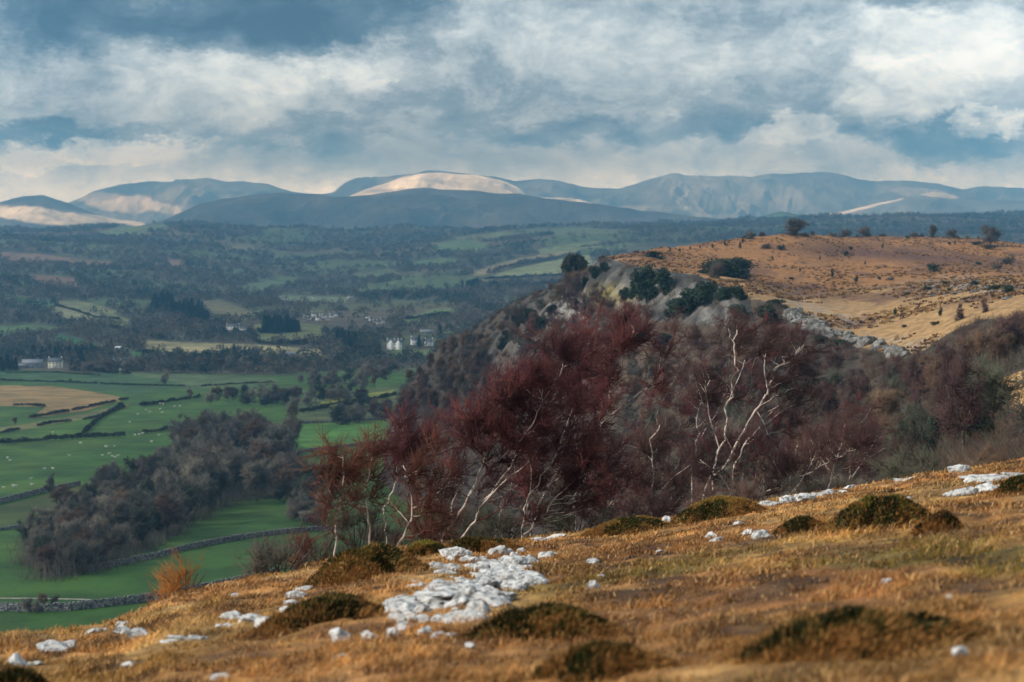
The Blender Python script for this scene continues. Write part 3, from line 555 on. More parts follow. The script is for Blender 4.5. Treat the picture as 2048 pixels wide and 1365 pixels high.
birch(4, 42, [([(775, 1090), (770, 1060), (769, 1015), (785, 985), (800, 950), (796, 915), (803, 880), (806, 855)], 8, 4)], [(800, 860, 50, 42), (780, 880, 40, 38), (835, 870, 40, 38)], 'slim birch with snaking white stem and small dark red top')
birch(5, 44, [([(878, 1092), (905, 1050), (935, 1000), (965, 930), (985, 890), (1012, 842), (1032, 790), (1058, 745)], 15, 4), ([(940, 990), (985, 935), (1030, 890), (1065, 850), (1085, 800)], 8, 3), ([(900, 1050), (905, 1000), (930, 960)], 6, 3)],
 [(985, 800, 62, 58), (930, 850, 60, 52), (1040, 750, 60, 48), (1050, 830, 62, 58), (970, 880, 60, 50), (1100, 765, 50, 50)], 'large leaning birch, deep red crown, thickest white trunk rising from brow', dens=1.1)
birch(6, 46, [([(915, 1092), (948, 1040), (965, 1010), (1000, 965), (1040, 905), (1070, 860), (1100, 790), (1125, 735)], 10, 4), ([(965, 1010), (1010, 960), (1045, 935)], 6, 3)],
 [(1110, 720, 55, 45), (1150, 700, 55, 48), (1075, 690, 40, 26), (1130, 790, 60, 55), (1080, 890, 60, 50)], 'tall birch leaning over with scarlet top standing just behind the largest birch')
birch(7, 45, [([(1042, 1088), (1050, 1030), (1052, 1005), (1085, 955), (1110, 915), (1128, 870), (1145, 820)], 9, 4), ([(1048, 1070), (1080, 1045), (1106, 1000), (1145, 965), (1178, 945)], 7, 2.5), ([(1052, 1030), (1065, 960), (1060, 920), (1045, 895)], 6, 2.5)],
 [(1160, 850, 68, 60), (1200, 910, 62, 55), (1130, 930, 58, 45), (1230, 970, 60, 50), (1060, 960, 50, 45)], 'many stemmed birch fanning out from one base at the brow')
birch(8, 52, [([(1130, 1090), (1150, 1010), (1180, 920), (1203, 850), (1222, 790), (1240, 745), (1256, 695), (1268, 655)], 14, 4), ([(1203, 850), (1240, 815), (1290, 778), (1310, 768)], 8, 3), ([(1222, 790), (1232, 740), (1228, 700)], 6, 3)],
 [(1270, 650, 62, 40), (1220, 680, 60, 44), (1170, 690, 44, 40), (1320, 690, 44, 40), (1200, 760, 52, 50)], 'tallest birch in front of the cliff with bare white forking upper trunk', dens=1.1)
birch(9, 60, [([(1400, 1060), (1410, 980), (1440, 900), (1455, 860), (1458, 800), (1470, 740), (1468, 700), (1474, 660)], 12, 4), ([(1440, 900), (1420, 840), (1412, 790)], 6, 2.5), ([(1458, 800), (1480, 750), (1490, 720)], 4, 2)],
 [(1480, 640, 55, 34), (1440, 690, 52, 40), (1510, 670, 48, 40), (1400, 760, 52, 50), (1440, 780, 44, 50)], 'upright birch with crooked white trunk beneath dark maroon top', M_purp)
birch(10, 62, [([(1400, 1050), (1430, 960), (1480, 880), (1512, 820), (1534, 790), (1545, 745), (1575, 712), (1600, 695)], 13, 3), ([(1534, 790), (1552, 735), (1580, 725), (1608, 690)], 6, 3), ([(1534, 775), (1528, 735), (1532, 700)], 6, 3), ([(1512, 820), (1530, 850), (1536, 870)], 5, 2)],
 [(1560, 680, 70, 44), (1610, 710, 56, 50), (1630, 770, 45, 50), (1560, 760, 50, 40), (1580, 830, 50, 44)], 'leaning birch with forked white limbs like antlers and drooping maroon crown', M_purp)
birch(11, 58, [([(1440, 1060), (1466, 990), (1468, 930), (1490, 890), (1520, 855)], 12, 4), ([(1440, 1050), (1500, 1000), (1580, 965), (1640, 935), (1700, 905), (1740, 870)], 8, 2.5), ([(1466, 990), (1440, 950), (1400, 920)], 6, 3)],
 [(1500, 900, 80, 50), (1420, 930, 70, 50), (1600, 920, 80, 50), (1680, 880, 70, 45), (1560, 970, 80, 40), (1740, 900, 50, 40)], 'low wide dark birch spreading long branches along the brow', M_purp)
birch(12, 56, [([(1290, 1080), (1300, 1010), (1310, 950), (1300, 890), (1320, 850)], 9, 3), ([(1300, 1010), (1340, 960), (1380, 930)], 6, 2)],
 [(1310, 880, 62, 50), (1260, 920, 60, 50), (1350, 930, 65, 50), (1290, 990, 65, 45), (1380, 990, 60, 45)], 'dense purple birch thicket tree between tallest birch and antler limbed birch', M_purp)
birch(13, 66, [([(1640, 1030), (1660, 960), (1680, 900), (1690, 850)], 9, 3)], [(1690, 850, 70, 45), (1640, 880, 55, 45), (1740, 900, 60, 45), (1680, 940, 80, 40)], 'dark purple birch beyond the row of white boulders on the brow', M_purp)
GB = 'maroon birches of the dense thicket behind the brow'
rb = RS(99)
for i, (x, y, d) in enumerate([(1240, 880, 64), (1310, 800, 78), (1370, 860, 70), (1420, 740, 84), (1360, 740, 92), (1530, 850, 72), (1600, 860, 76), (1500, 760, 88), (1640, 800, 82), (1720, 830, 80), (1780, 880, 76), (1180, 780, 66), (1100, 860, 58), (1240, 960, 58), (1130, 660, 70), (1190, 640, 74), (1350, 650, 86), (1530, 650, 88), (1030, 930, 52), (1430, 860, 66)]):
    yb = min(1075, y + rb.uniform(190, 240)); birch(500 + i, d, [([(x - 40, yb), (x - 25, yb - 60), (x - 20 + rb.uniform(-8, 8), y + 80), (x, y + 20)], 7, 2.5), ([(x - 25, yb - 60), (x + 10, y + 90), (x + 35, y + 40)], 4, 2)],
      [(x, y, 62, 42), (x + 45, y + 25, 48, 40), (x - 45, y + 30, 48, 40), (x + 5, y + 75, 66, 40)], 'maroon twigged birch in the dense thicket behind the white stemmed birches', [M_purp, M_red][i % 2], dens=.62, bark=[M_bark, M_dbark][i % 3 > 0], group=GB)
# under-brow shrubs
def shrub(seed, px, py, d, w, h, m, label, dens=1.0, cat='shrub', name='bare_shrub', group=None, tw=.006):
    r = RS(seed); u, s = us(px, py); X = float(u * d); loc = np.array([X, d, min(float(s * d), float(zG(X, d)) + .1)]); k = d / FP; W_, H_ = w * k / 2, h * k
    st = [([(r.uniform(-.2, .2) * W_, r.uniform(-.3, .3) * W_, -.2), (W_ * a * .5, r.uniform(-.3, .3) * W_, H_ * .4), (W_ * a, r.uniform(-.4, .4) * W_, H_ * .85)], .035, .01) for a in np.linspace(-.8, .8, 7)]
    bl = [((0, 0, H_ * .5), (W_, W_ * .8, H_ * .5), W_ * H_ * 1.1)]
    T, Wg = woody(seed, st, bl, nlimb=max(6, int(14 * dens)), nsub=8, ntwig=10, Lsub=.5, Ltwig=.35, rtwig=tw, rlimb=.012, wind=(.05, 0, .5), sides=4)
    return tree_thing(name, T, Wg, M_dbark, m, loc, label, cat=cat, group=group, crown='twigs')
shrub(31, 365, 1215, 30, 110, 78, M_orange, 'orange twigged bush on the brow above the green fields', name='larch_bush')
shrub(32, 325, 1222, 28, 55, 42, M_orange, 'low rust orange bush beside taller orange bush', name='larch_bush')
shrub(33, 560, 1172, 36, 170, 95, M_scrub, 'wide grey bare shrub on the brow nearest the stone wall', 1.2)
shrub(34, 620, 1150, 40, 120, 130, M_redo, 'reddish bare shrub behind smallest birch', .9)
shrub(35, 850, 1100, 43, 150, 160, M_redo, 'tangled russet shrub under the short thick birch', .9)
shrub(43, 720, 1120, 41, 130, 140, M_scrub, 'grey brown tangle of twigs behind thin crooked birch', .9)
shrub(44, 660, 1130, 46, 150, 190, M_scrub, 'tall grey bare shrub behind smallest russet birch', 1.1)
shrub(45, 790, 1110, 48, 160, 200, M_purp, 'tall purple brown shrub behind slim snaking birch', 1.1)
shrub(46, 920, 1100, 50, 180, 220, M_purp, 'tall dark shrub filling the gap between leaning birches', 1.1)
shrub(36, 1000, 1095, 48, 200, 130, M_olive, 'mossy shrub at the foot of the largest leaning birch', .9)
shrub(37, 1150, 1085, 47, 190, 120, M_olive, 'greenish twiggy shrub beside the many stemmed birch', .9)
shrub(38, 1280, 1065, 50, 200, 110, M_purp, 'dark purple shrub behind the brow below tallest birch', .9)
shrub(39, 1450, 1025, 52, 200, 100, M_purp, 'dark thorn shrub behind the grassy hump on the brow', .9)
shrub(40, 1640, 1000, 54, 220, 100, M_scrub, 'grey twiggy shrub behind the row of white boulders', .9)
shrub(41, 1830, 960, 54, 200, 90, M_olive, 'pale straggly shrub behind the brow at foot of dark evergreens', .9)
shrub(42, 1990, 930, 56, 200, 80, M_brn, 'brown twiggy shrub rising behind highest part of the brow', .9)
# ------------------------------------------------------------------ tree prototypes for everything further off
def proto(seed, H, R, m, name, label, tw=.056, nl=36, lean=0, kind='bare', narrow=1.0):
    r = RS(seed)
    top = np.array([lean * H, 0, H * .72]); st = [([(0, 0, -1.2), (lean * .1 * H, .1, H * .22), (lean * .4 * H, -.1, H * .45), top], H * .018, H * .005)]
    for a in range(5):
        th = a * 1.26 + seed; q = np.array([math.cos(th), math.sin(th), 0]) * R * .5; st.append(([(lean * .15 * H, 0, H * .22), np.array([lean * .3 * H, 0, H * .42]) + q * .5, np.array([lean * .7 * H, 0, H * .7]) + q], H * .009, H * .003))
    bl = []
    for a in range(9):
        th = a * 2.4 + seed; rr = R * r.uniform(.2, .6); zz = r.uniform(.26, .8); rr *= 1.15 - .5 * zz; c = np.array([math.cos(th) * rr + lean * H * zz * .85, math.sin(th) * rr, H * zz]); bl.append((c, (R * .5 * narrow, R * .5 * narrow, H * .19), 1))
    T, Wg = woody(seed, st, bl, nlimb=max(3, nl // 8), nsub=9, ntwig=11, Lsub=R * .36, Ltwig=R * .26, rtwig=tw, rlimb=tw * 1.5, wind=(lean * .8, 0, .35), sides=5)
    o = tree_thing(name, T, Wg, M_dbark, m, (0, -500, -900), label, crown='crown'); return o
def conifer(seed, H, R, name='conifer_tree'):
    r = RS(seed); A = Acc(); n = 1500; t = r.rand(n) ** .7; th = r.rand(n) * 6.283; rr = R * (1 - t) * r.uniform(.45, 1, n) * (1 + .25 * np.sin(th * 5 + t * 30)); p = np.stack([np.cos(th) * rr, np.sin(th) * rr, H * (.06 + .94 * t) - rr * .25], 1)
    o = unit(np.stack([np.cos(th), np.sin(th), -.45 * np.ones(n)], 1)); s = (R * .22) * r.uniform(.6, 1.3, (n, 1)); sd = unit(np.cross(o, [0, 0, 1.])); V = np.stack([p - sd * s * .5, p + sd * s * .5, p + o * s * 1.5], 1).reshape(-1, 3); A.add(V, np.arange(n * 3).reshape(-1, 3))
    T = Acc(); V, Q = tube([(0, 0, -1), (0, 0, H * .5), (0, 0, H * .97)], [H * .02, H * .012, .03], 5); T.add(V, Q=Q)
    return tree_thing(name, T, A, M_dbark, M_fir, (0, -500, -900), 'conifer', crown='foliage')
def evergreen(seed, H, R, m=M_yew, name='yew_tree', n=3600, sz=.34):
    r = RS(seed); bl = [((r.uniform(-.4, .4) * R, r.uniform(-.4, .4) * R, H * r.uniform(.12, .7)), (R * .62, R * .62, H * .3), 1) for _ in range(6)]
    A = foliage(seed, bl, n, sz); T = Acc(); V, Q = tube([(0, 0, -1), (.1 * R, 0, H * .3), (0, 0, H * .7)], [H * .035, H * .025, H * .01], 6); T.add(V, Q=Q)
    return tree_thing(name, T, A, M_dbark, m, (0, -500, -900), 'yew', crown='foliage')
PB = [proto(51, 15, 5.2, M_grey, 'bare_tree', 'bare'), proto(52, 14, 4.6, M_brn, 'bare_tree', 'bare'), proto(53, 16, 5.6, M_grey, 'bare_tree', 'bare', nl=40), proto(54, 13, 4.8, M_olive, 'bare_tree', 'bare')]
PS = [proto(61, 8, 2.9, M_scrub, 'scrub_tree', 'scrub', tw=.017, nl=44), proto(62, 7.5, 2.6, M_purp, 'scrub_tree', 'scrub', tw=.017, nl=44), proto(63, 8.5, 2.8, M_brn, 'scrub_tree', 'scrub', tw=.018, nl=44), proto(64, 7, 3.0, M_olive, 'scrub_tree', 'scrub', tw=.017, nl=44), proto(65, 8, 2.5, M_purp, 'scrub_tree', 'scrub', tw=.016, nl=40, narrow=.9)]
PW = proto(71, 9, 3.4, M_thorn, 'windswept_tree', 'wind', tw=.03, nl=50, lean=.32)
PT = proto(72, 9, 4.4, M_thorn, 'thorn_tree', 'thorn', tw=.03, nl=34)
PC = [conifer(81, 15, 3.4), conifer(82, 18, 3.2)]
PY_ = [evergreen(91, 8, 4.4), evergreen(92, 10, 3.6), evergreen(93, 3.2, 2.0, name='juniper_bush', n=900, sz=.18), evergreen(94, 3.0, 1.1, name='juniper_bush', n=700, sz=.15)]
PROTOS = PB + PS + [PW, PT] + PC + PY_
used = set()
def place(p, px, py, s, label, group=None, rz=None, cat=None, dmin=5, dmax=9400, dz=0, xyz=None, sx=1.0):
    q = xyz if xyz is not None else at(px, py, dmin, dmax)
    if q is None: return None
    rz = rnd.uniform(0, 6.28) if rz is None else rz
    loc = (q[0], q[1], q[2] + dz); sc3 = (s * sx, s * sx, s)
    if p.name not in used and False: pass
    o = dup(p, loc, rz, sc3, label, group)
    if cat: o['category'] = cat
    return o
def scatter(n, poly, seed, minsep=0, dmin=5, dmax=9400):
    r = RS(seed); xs = [a for a, b in poly]; ys = [b for a, b in poly]; out = []; tries = 0
    while len(out) < n and tries < n * 30:
        tries += 1; x = r.uniform(min(xs), max(xs)); y = r.uniform(min(ys), max(ys))
        if not inpoly(np.array([x]), np.array([y]), poly)[0]: continue
        if minsep and any((x - a) ** 2 + ((y - b) * 2.2) ** 2 < minsep ** 2 for a, b, _ in out): continue
        q = at(x, y, dmin, dmax)
        if q: out.append((x, y, q))
    return out
# grove of grey trees in the near fields
G1 = 'bare trees of the grove between the green fields'
for i, (x, y, q) in enumerate(scatter(200, [(85, 1165), (160, 1155), (240, 1128), (330, 1085), (450, 1015), (590, 992), (590, 880), (470, 872), (370, 890), (300, 950), (220, 975), (140, 1010), (50, 1100)], 3, 10, 250, 1100)):
    place(PB[[0, 2, 0, 1, 2, 3][i % 6]], 0, 0, rnd.uniform(.95, 1.35) * (1.38 if x > 360 else .78 if x < 240 else 1.0), 'grey brown bare tree in the dense grove between green fields', G1, xyz=q, cat='tree')
G6 = 'bare trees of the small copses in the valley'
for k_, (n_, pl_) in enumerate([(12, [(400, 800), (600, 797), (600, 822), (400, 812)]), (16, [(590, 775), (780, 735), (790, 765), (640, 792)]), (7, [(640, 850), (790, 832), (790, 842), (640, 855)]), (14, [(260, 728), (560, 732), (720, 725), (720, 740), (260, 744)]), (6, [(170, 742), (300, 738), (300, 746), (170, 748)]), (5, [(640, 805), (700, 795), (760, 822), (650, 835)]), (9, [(560, 990), (640, 960), (660, 1060), (590, 1060)])]):
    for i, (x, y, q) in enumerate(scatter(n_, pl_, 400 + k_, 6, 250, 3000)):
        place(PB[(i + k_) % 4], 0, 0, rnd.uniform(1.05, 1.5) if q[1] > 700 else rnd.uniform(.6, .95), 'bare tree in a small copse between the valley fields', G6, xyz=q, cat='tree', dz=-2.2, sx=1.25)
G2 = 'bare trees standing in the hedges of the valley'
for i, (x, y, h) in enumerate([(330, 770, 34), (455, 805, 40), (420, 812, 34), (490, 805, 48), (520, 800, 36), (380, 800, 28), (560, 800, 30), (640, 812, 60), (618, 818, 55), (665, 800, 40), (590, 822, 36), (700, 790, 34),
     (725, 780, 46), (750, 775, 48), (765, 760, 36), (690, 770, 30), (660, 768, 28), (630, 762, 30), (600, 770, 26), (720, 835, 34), (750, 832, 40), (700, 838, 34), (775, 830, 42), (735, 815, 30), (100, 990, 46), (85, 1222, 44), (55, 1225, 38), (110, 1220, 40), (72, 1228, 34), (585, 848, 48),
     (480, 742, 26), (430, 748, 30), (460, 740, 28), (400, 738, 28), (500, 746, 30), (360, 735, 26), (330, 728, 26), (540, 740, 28), (570, 744, 30), (610, 742, 30), (250, 745, 24), (30, 850, 20), (140, 768, 14), (560, 1010, 60), (600, 960, 60), (620, 1010, 70), (590, 1040, 56), (640, 1060, 70)]):
    q = at(x, y, 250, 3000)
    if q: place(PB[i % 4], 0, 0, h * q[1] / FP / 15.0, 'bare round crowned tree along the valley hedges', G2, xyz=q, cat='tree')
# combe of scrub behind the birches
G3 = 'leafless scrub trees filling the combe'
pts = scatter(200, [(1200, 1000), (1240, 780), (1330, 700), (1480, 690), (1600, 715), (1720, 770), (1830, 785), (1900, 735), (2000, 705), (2150, 690), (2150, 900), (1900, 930), (1700, 990), (1400, 1020)], 11, 12, 60, 480)
pts = [p_ for i_, p_ in enumerate(pts) if not (inpoly(np.array([p_[0]]), np.array([p_[1]]), [(1800, 780), (2010, 780), (2010, 950), (1800, 940)])[0] and i_ % 4) and not inpoly(np.array([p_[0]]), np.array([p_[1]]), [(1965, 760), (2150, 700), (2150, 900), (2030, 900), (1965, 850)])[0]]
for i, (x, y, q) in enumerate(pts):
    if x < 1500: k = [0, 1, 3, 0, 2][i % 5]
    elif x < 1700: k = [3, 0, 3, 2, 1][i % 5]
    elif y < 800: k = [1, 2, 4, 2, 1][i % 5]
    else: k = [1, 0, 3, 4, 2][i % 5]
    place(PS[k], 0, 0, rnd.uniform(.7, 1.2), ['grey', 'purple', 'brown', 'mossy', 'purple'][k] + ' leafless scrub tree in the combe behind the birches', G3, xyz=q, cat='tree')
# woodland on the flank of the escarpment
G4 = 'bare trees on the flank below the cliffs'
pts = scatter(100, [(775, 850), (790, 800), (830, 755), (880, 700), (930, 672), (1010, 635), (1060, 640), (1110, 600), (1160, 570), (1200, 620), (1300, 650), (1260, 740), (1100, 800), (900, 880)], 13, 11, 380, 1100)
for i, (x, y, q) in enumerate(pts):
    up = 1 - (y - 560) / 400
    place([PS[2], PS[0], PS[1], PS[2]][i % 4], 0, 0, rnd.uniform(1.2, 1.9) if (x < 1000) else rnd.uniform(1.0, 1.5), 'brown leafless tree on the steep flank under the limestone cliffs', G4, xyz=q, cat='tree')
for x, y, h in [(905, 720, 62), (930, 715, 66), (860, 745, 50), (960, 705, 50), (880, 760, 56), (840, 770, 46)]:
    q = at(x, y, 500, 1200)
    if q: place(PC[0], 0, 0, 1, '') if False else place(PB[1], 0, 0, h * q[1] / FP / 15, 'tall brown pointed tree on the foot of the escarpment flank', 'tall trees at the foot of the flank', xyz=q, cat='tree', sx=.7)
# yews on cliffs and top: px, py(base), width, height in photo px
ev = [(1440, 552, 105, 44, 'broad dark yew spreading on the heath above the cliffs', 0), (1480, 548, 60, 42, 'dark yew joined to the broad yew on the cliff top', 0),
 (1295, 605, 62, 95, 'tall dark yew covering the cliff face', 1), (1330, 590, 50, 70, 'dark yew against the cliff next to tallest yew', 1), (1270, 590, 30, 40, 'small rounded yew at the cliff foot', 0),
 (1375, 630, 70, 70, 'dark yew hanging on the lower cliff', 1), (1410, 610, 54, 64, 'dark yew on the cliff below the broad yew', 1), (1350, 632, 50, 46, 'low yew at foot of cliff between larger yews', 0), (1250, 600, 30, 34, 'round yew at outer end of cliff foot', 0),
 (1190, 560, 44, 56, 'yew clinging to the outer end of cliff', 1), (1210, 545, 34, 44, 'yew on rocky nose of escarpment', 1), (1170, 570, 30, 34, 'small yew below the rocky nose', 0), (1205, 518, 26, 16, 'low yew on top of the rocky nose', 0),
 (1308, 516, 44, 20, 'low windcut yew on the heath near cliff edge', 0), (1240, 505, 24, 14, 'small dark bush at the head of the cliff', 0),
 (1060, 640, 40, 30, 'dark yew highest on flank slope', 0), (1035, 655, 44, 32, 'dark yew on flank slope below highest one', 0), (1085, 660, 50, 34, 'wide dark yew in flank slope clump', 0), (1015, 680, 36, 26, 'dark yew lowest in flank slope clump', 0), (1050, 690, 36, 30, 'dark round yew under flank slope clump', 0), (1105, 625, 30, 22, 'small yew at top of flank slope', 0), (1005, 700, 24, 34, 'narrow yew at foot of flank slope', 1), (1078, 700, 34, 28, 'lone round yew above the red birches', 0),
 (1450, 600, 40, 38, 'dark yew at near end of cliff', 1), (1480, 640, 46, 44, 'dark evergreen behind upright maroon birch', 1), (1540, 655, 50, 60, 'dark evergreen behind antler limbed birch', 1), (1552, 612, 52, 22, 'flat topped pine at the edge of the tan hill', 0), (1478, 600, 34, 40, 'dark pine standing at end of cliffs', 1),
 (1680, 690, 50, 20, 'dark ivy bush against limestone edge', 0), (1640, 685, 40, 22, 'dark low yew against limestone edge', 0), (1270, 690, 60, 44, 'blue green shrub among the red birch tops', 0), (1330, 690, 44, 34, 'dark shrub in combe head under the cliffs', 0),
 (1990, 745, 38, 56, 'tall dark holly at edge of the combe', 1), (2030, 690, 44, 40, 'dark holly on skyline of the scrub', 0), (1900, 790, 60, 54, 'dark holly above the deep evergreen thicket', 1), (1950, 880, 110, 90, 'largest dark evergreen in thicket below bare knoll', 1), (1880, 890, 100, 90, 'dark evergreen in middle of thicket behind the brow', 1), (1820, 880, 80, 80, 'blue green evergreen at near end of thicket', 1), (2020, 830, 40, 34, 'small dark holly beside the bare knoll', 0), (1995, 870, 60, 50, 'dark evergreen at foot of the bare knoll', 0),
 (1800, 775, 26, 20, 'small dark bush in middle of combe', 0), (1650, 800, 110, 60, 'mossy green evergreen in heart of the combe', 0)]
for x, y, w, h, lab, k in ev:
    q = at(x, y, 100 if x < 1500 or y < 770 else 75, 1100)
    if q is None: continue
    p = PY_[k]; H, R = ((8, 4.4), (10, 3.6))[k]; kk = q[1] / FP; zz_ = .68 if x < 1260 and y < 575 else 1.0; w *= zz_; h *= zz_ * .76; q = (q[0], q[1], q[2] - .8)
    o = dup(p, q, rnd.uniform(0, 6), (1.2 * w * kk / (2.1 * R), 1.2 * w * kk / (2.1 * R), 1.2 * h * kk / (H * .95)), lab, 'dark evergreens on and below the escarpment'); o['category'] = 'evergreen'
# skyline and lone trees on the heath
for x, y, h, p, lab, sx in [(1575, 470, 40, PW, 'dense windswept brown tree on the heath skyline', 2.0), (1500, 478, 26, PT, 'bare spreading thorn on skyline before windswept tree', 1.1), (1690, 470, 26, PT, 'bare thorn thicket tree on skyline past windswept tree', 1.3), (1730, 469, 30, PT, 'second bare thorn tree in skyline thicket', 1.2), (1665, 470, 18, PT, 'lowest bare thorn in skyline thicket', 1.3),
     (1860, 474, 32, PW, 'brown bare tree on skyline above dark shrubs', .9), (1905, 474, 28, PT, 'bare tree on skyline between two larger ones', 1.1), (1830, 474, 18, PT, 'low bare thorn at edge of skyline group', 1.2), (1980, 492, 52, PT, 'largest bare spreading tree on the heath skyline', 1.0), (1432, 558, 52, PT, 'pale bare tree growing in front of the broad yew', .85), (1530, 497, 20, PT, 'small grey bare bush on heath below the skyline', 1.5), (1270, 492, 16, PT, 'thin bare trees at head of cliff', 1.5),
     (1610, 472, 14, PT, 'low bare scrub at foot of windswept tree', 1.8), (2015, 530, 30, PT, 'bare thorn on heath at far edge', 1.2), (1990, 540, 26, PT, 'small bare thorn above rocky outcrop', 1.2), (1920, 640, 60, PS[4], 'slim pale birch rising from the scrub at edge of tan hill', .7), (1970, 625, 56, PS[4], 'slim birch next to other slim birch', .6), (1780, 560, 18, PT, 'tiny bare bush in dip behind tan hill', 1.3)]:
    q = None
    for dy in range(26): q = q or at(x, y + dy, 150, 1000)
    if q: o = place(p, 0, 0, 1.05 * h * q[1] / FP / (9 if p in (PW, PT) else 8), lab, 'lone bare trees on the heath', xyz=q, cat='tree', sx=sx, rz=0 if p is PW else None, dz=-2.2)
for i in range(34):
    x = rnd.uniform(1470, 2060); q = None
    for dy in range(30): q = q or at(x, 462 + dy, 600, 1000)
    if q: place(PS[i % 5], 0, 0, rnd.uniform(.22, .5), 'low leafless scrub along the skyline of the heath', 'low scrub on the heath skyline', xyz=q, cat='tree', sx=rnd.uniform(1.0, 1.9), dz=-.9)
for i, (x, y, w, h) in enumerate([(1866, 545, 38, 26), (1690, 512, 16, 14), (1665, 555, 10, 18), (1712, 565, 14, 14), (1790, 632, 14, 16), (1880, 633, 14, 18), (1480, 498, 10, 14), (1485, 487, 8, 12), (1450, 492, 8, 10), (1425, 497, 8, 10), (1400, 498, 6, 8), (1380, 500, 6, 8), (1565, 500, 30, 14), (1700, 500, 14, 10), (1822, 470, 14, 14), (1815, 478, 12, 8), (1900, 490, 10, 8), (1765, 497, 8, 10), (1910, 490, 7, 8), (1600, 545, 6, 10),
     (1990, 582, 50, 18), (1955, 570, 34, 12), (2020, 585, 40, 22), (1860, 580, 30, 10), (1890, 570, 22, 10), (1900, 582, 16, 8), (1760, 560, 12, 10), (1980, 498, 40, 12), (1950, 490, 30, 10), (1585, 560, 18, 8), (1340, 504, 6, 8), (1360, 503, 6, 7), (1640, 520, 7, 8), (1730, 530, 6, 8), (1930, 600, 14, 8), (1650, 640, 10, 6), (1815, 590, 20, 8), (1870, 650, 26, 10), (1740, 640, 8, 6), (1545, 520, 8, 8), (1810, 655, 18, 8), (1960, 530, 22, 8)]):
    q = at(x, y, 150, 1100)
    if q:
        p = PY_[2] if w > h else PY_[3]; H, R = ((3.2, 2.0), (3.0, 1.1))[0 if w > h else 1]; kk = q[1] / FP
        o = dup(p, q, rnd.uniform(0, 6), (w * kk / (2.1 * R), w * kk / (2.1 * R), h * kk / (H * .95)), 'small dark juniper bush dotted on the orange heath', 'juniper bushes on the heath'); o['category'] = 'bush'
# heather and grass tufts on the heath (uncountable)
rs = RS(77); A = Acc(); hp = []
hx = rs.uniform(.05, .42, 26000); hd = np.exp(rs.uniform(math.log(300), math.log(980), 26000)); X = hx * hd; Z = bil(ZE, uE, dE, hx, hd); px_, py_ = pix(X, hd, Z)
k = inpoly(px_, py_, [(1215, 520), (1300, 540), (1395, 553), (1440, 570), (1480, 595), (1560, 606), (1620, 640), (1700, 690), (1810, 715), (1850, 700), (1900, 665), (1960, 640), (2600, 600), (2600, 380), (1215, 380)]); k &= fbm(X / 25, hd / 30, 4, 501) + .5 * rs.rand(26000) > .30
X, hd, Z = X[k], hd[k], Z[k]; n = len(X); P = np.repeat(np.stack([X, hd, Z], 1), 7, 0); P[:, :2] += rs.normal(0, .35, (n * 7, 2)); C = np.repeat(np.where(rs.rand(n, 1) < .5, [[.07, .04, .028]], [[.26, .15, .055]]), 7, 0)
V, F, CC = blades(P, rs.uniform(.25, .75, n * 7), rs.uniform(.25, .6, n * 7), C, rs, .8)
obj('heather', mesh('heather', V, F=F, mat=M_blade, cols=CC), kind='stuff', label='tufts of heather and coarse grass on the heath')
# scrub undergrowth in the combe and on the flank
def puffs(P, S, Cc, rs, k, hs=1.0, tri=.32):
    n = len(P); m = n * k; i = np.repeat(np.arange(n), k); v = unit(rs.normal(0, 1, (m, 3))); v[:, 2] = np.abs(v[:, 2]) * 1.0 - .15
    c = P[i] + v * S[i][:, None] * np.array([1, 1, hs * 1.5]) * (rs.uniform(.25, 1, (m, 1)) ** .5); a = unit(rs.normal(0, 1, (m, 3))) ; b = unit(np.cross(a, rs.normal(0, 1, (m, 3)))); s = S[i][:, None] * tri * rs.uniform(.5, 1.3, (m, 1))
    V = np.stack([c - a * s, c + a * s * .6 + b * s * .5, c + a * s * .3 - b * s * .6 + np.array([0, 0, .4]) * s], 1).reshape(-1, 3); C = np.repeat(Cc[i] * rs.uniform(.6, 1.4, (m, 1)), 3, 0)
    return V, np.arange(m * 3).reshape(-1, 3), C
rs = RS(91); n = 60000; u_ = rs.uniform(-.16, .42, n); d_ = np.exp(rs.uniform(math.log(62), math.log(1080), n)); X = u_ * d_; Z = bil(ZE, uE, dE, u_, d_); px_, py_ = pix(X, d_, Z)
k = ~inpoly(px_, py_, [(1215, 525), (1300, 545), (1395, 558), (1440, 580), (1480, 600), (1560, 612), (1620, 646), (1700, 696), (1810, 720), (1850, 706), (1900, 670), (1960, 645), (2600, 600), (2600, 380), (1215, 380)]); k &= ~inpoly(px_, py_, [(1975, 765), (2048, 735), (2600, 700), (2600, 870), (2048, 840), (2000, 820)])
k &= Z > bil(ZV, uV, dV, u_, d_) - .5; k &= ~((CL[np.searchsorted(uE, u_).clip(0, len(uE) - 1), np.searchsorted(dE, d_).clip(0, len(dE) - 1)] > .3)); k &= (px_ > 770) & ((px_ < 1180) | (d_ < 440) | (rs.rand(n) < .35))
X, d_, Z = X[k][:11000], d_[k][:11000], Z[k][:11000]; n = len(X); pal = np.array([(.060, .040, .028), (.055, .026, .025), (.075, .070, .052), (.085, .050, .032), (.055, .052, .042)]); C = pal[rs.randint(0, 5, n)]
Sz = np.interp(d_, [60, 200, 1000], [.5, 1.2, 2.4]) * rs.uniform(.6, 1.3, n)
m_ = rs.normal(0, 1, (n * 34, 3)); i = np.repeat(np.arange(n), 34); b0 = np.stack([X, d_, Z], 1)[i] + unit(rs.normal(0, 1, (n * 34, 3))) * (Sz[i] * .7)[:, None] * [1, 1, .2]; dr = unit(rs.normal(0, .55, (n * 34, 3)) + [0.1, 0, 1.]); V, F = cones(b0, b0 + dr * (Sz[i] * rs.uniform(.8, 1.9, n * 34))[:, None], np.interp(d_, [60, 300, 1000], [.012, .04, .12])[i])
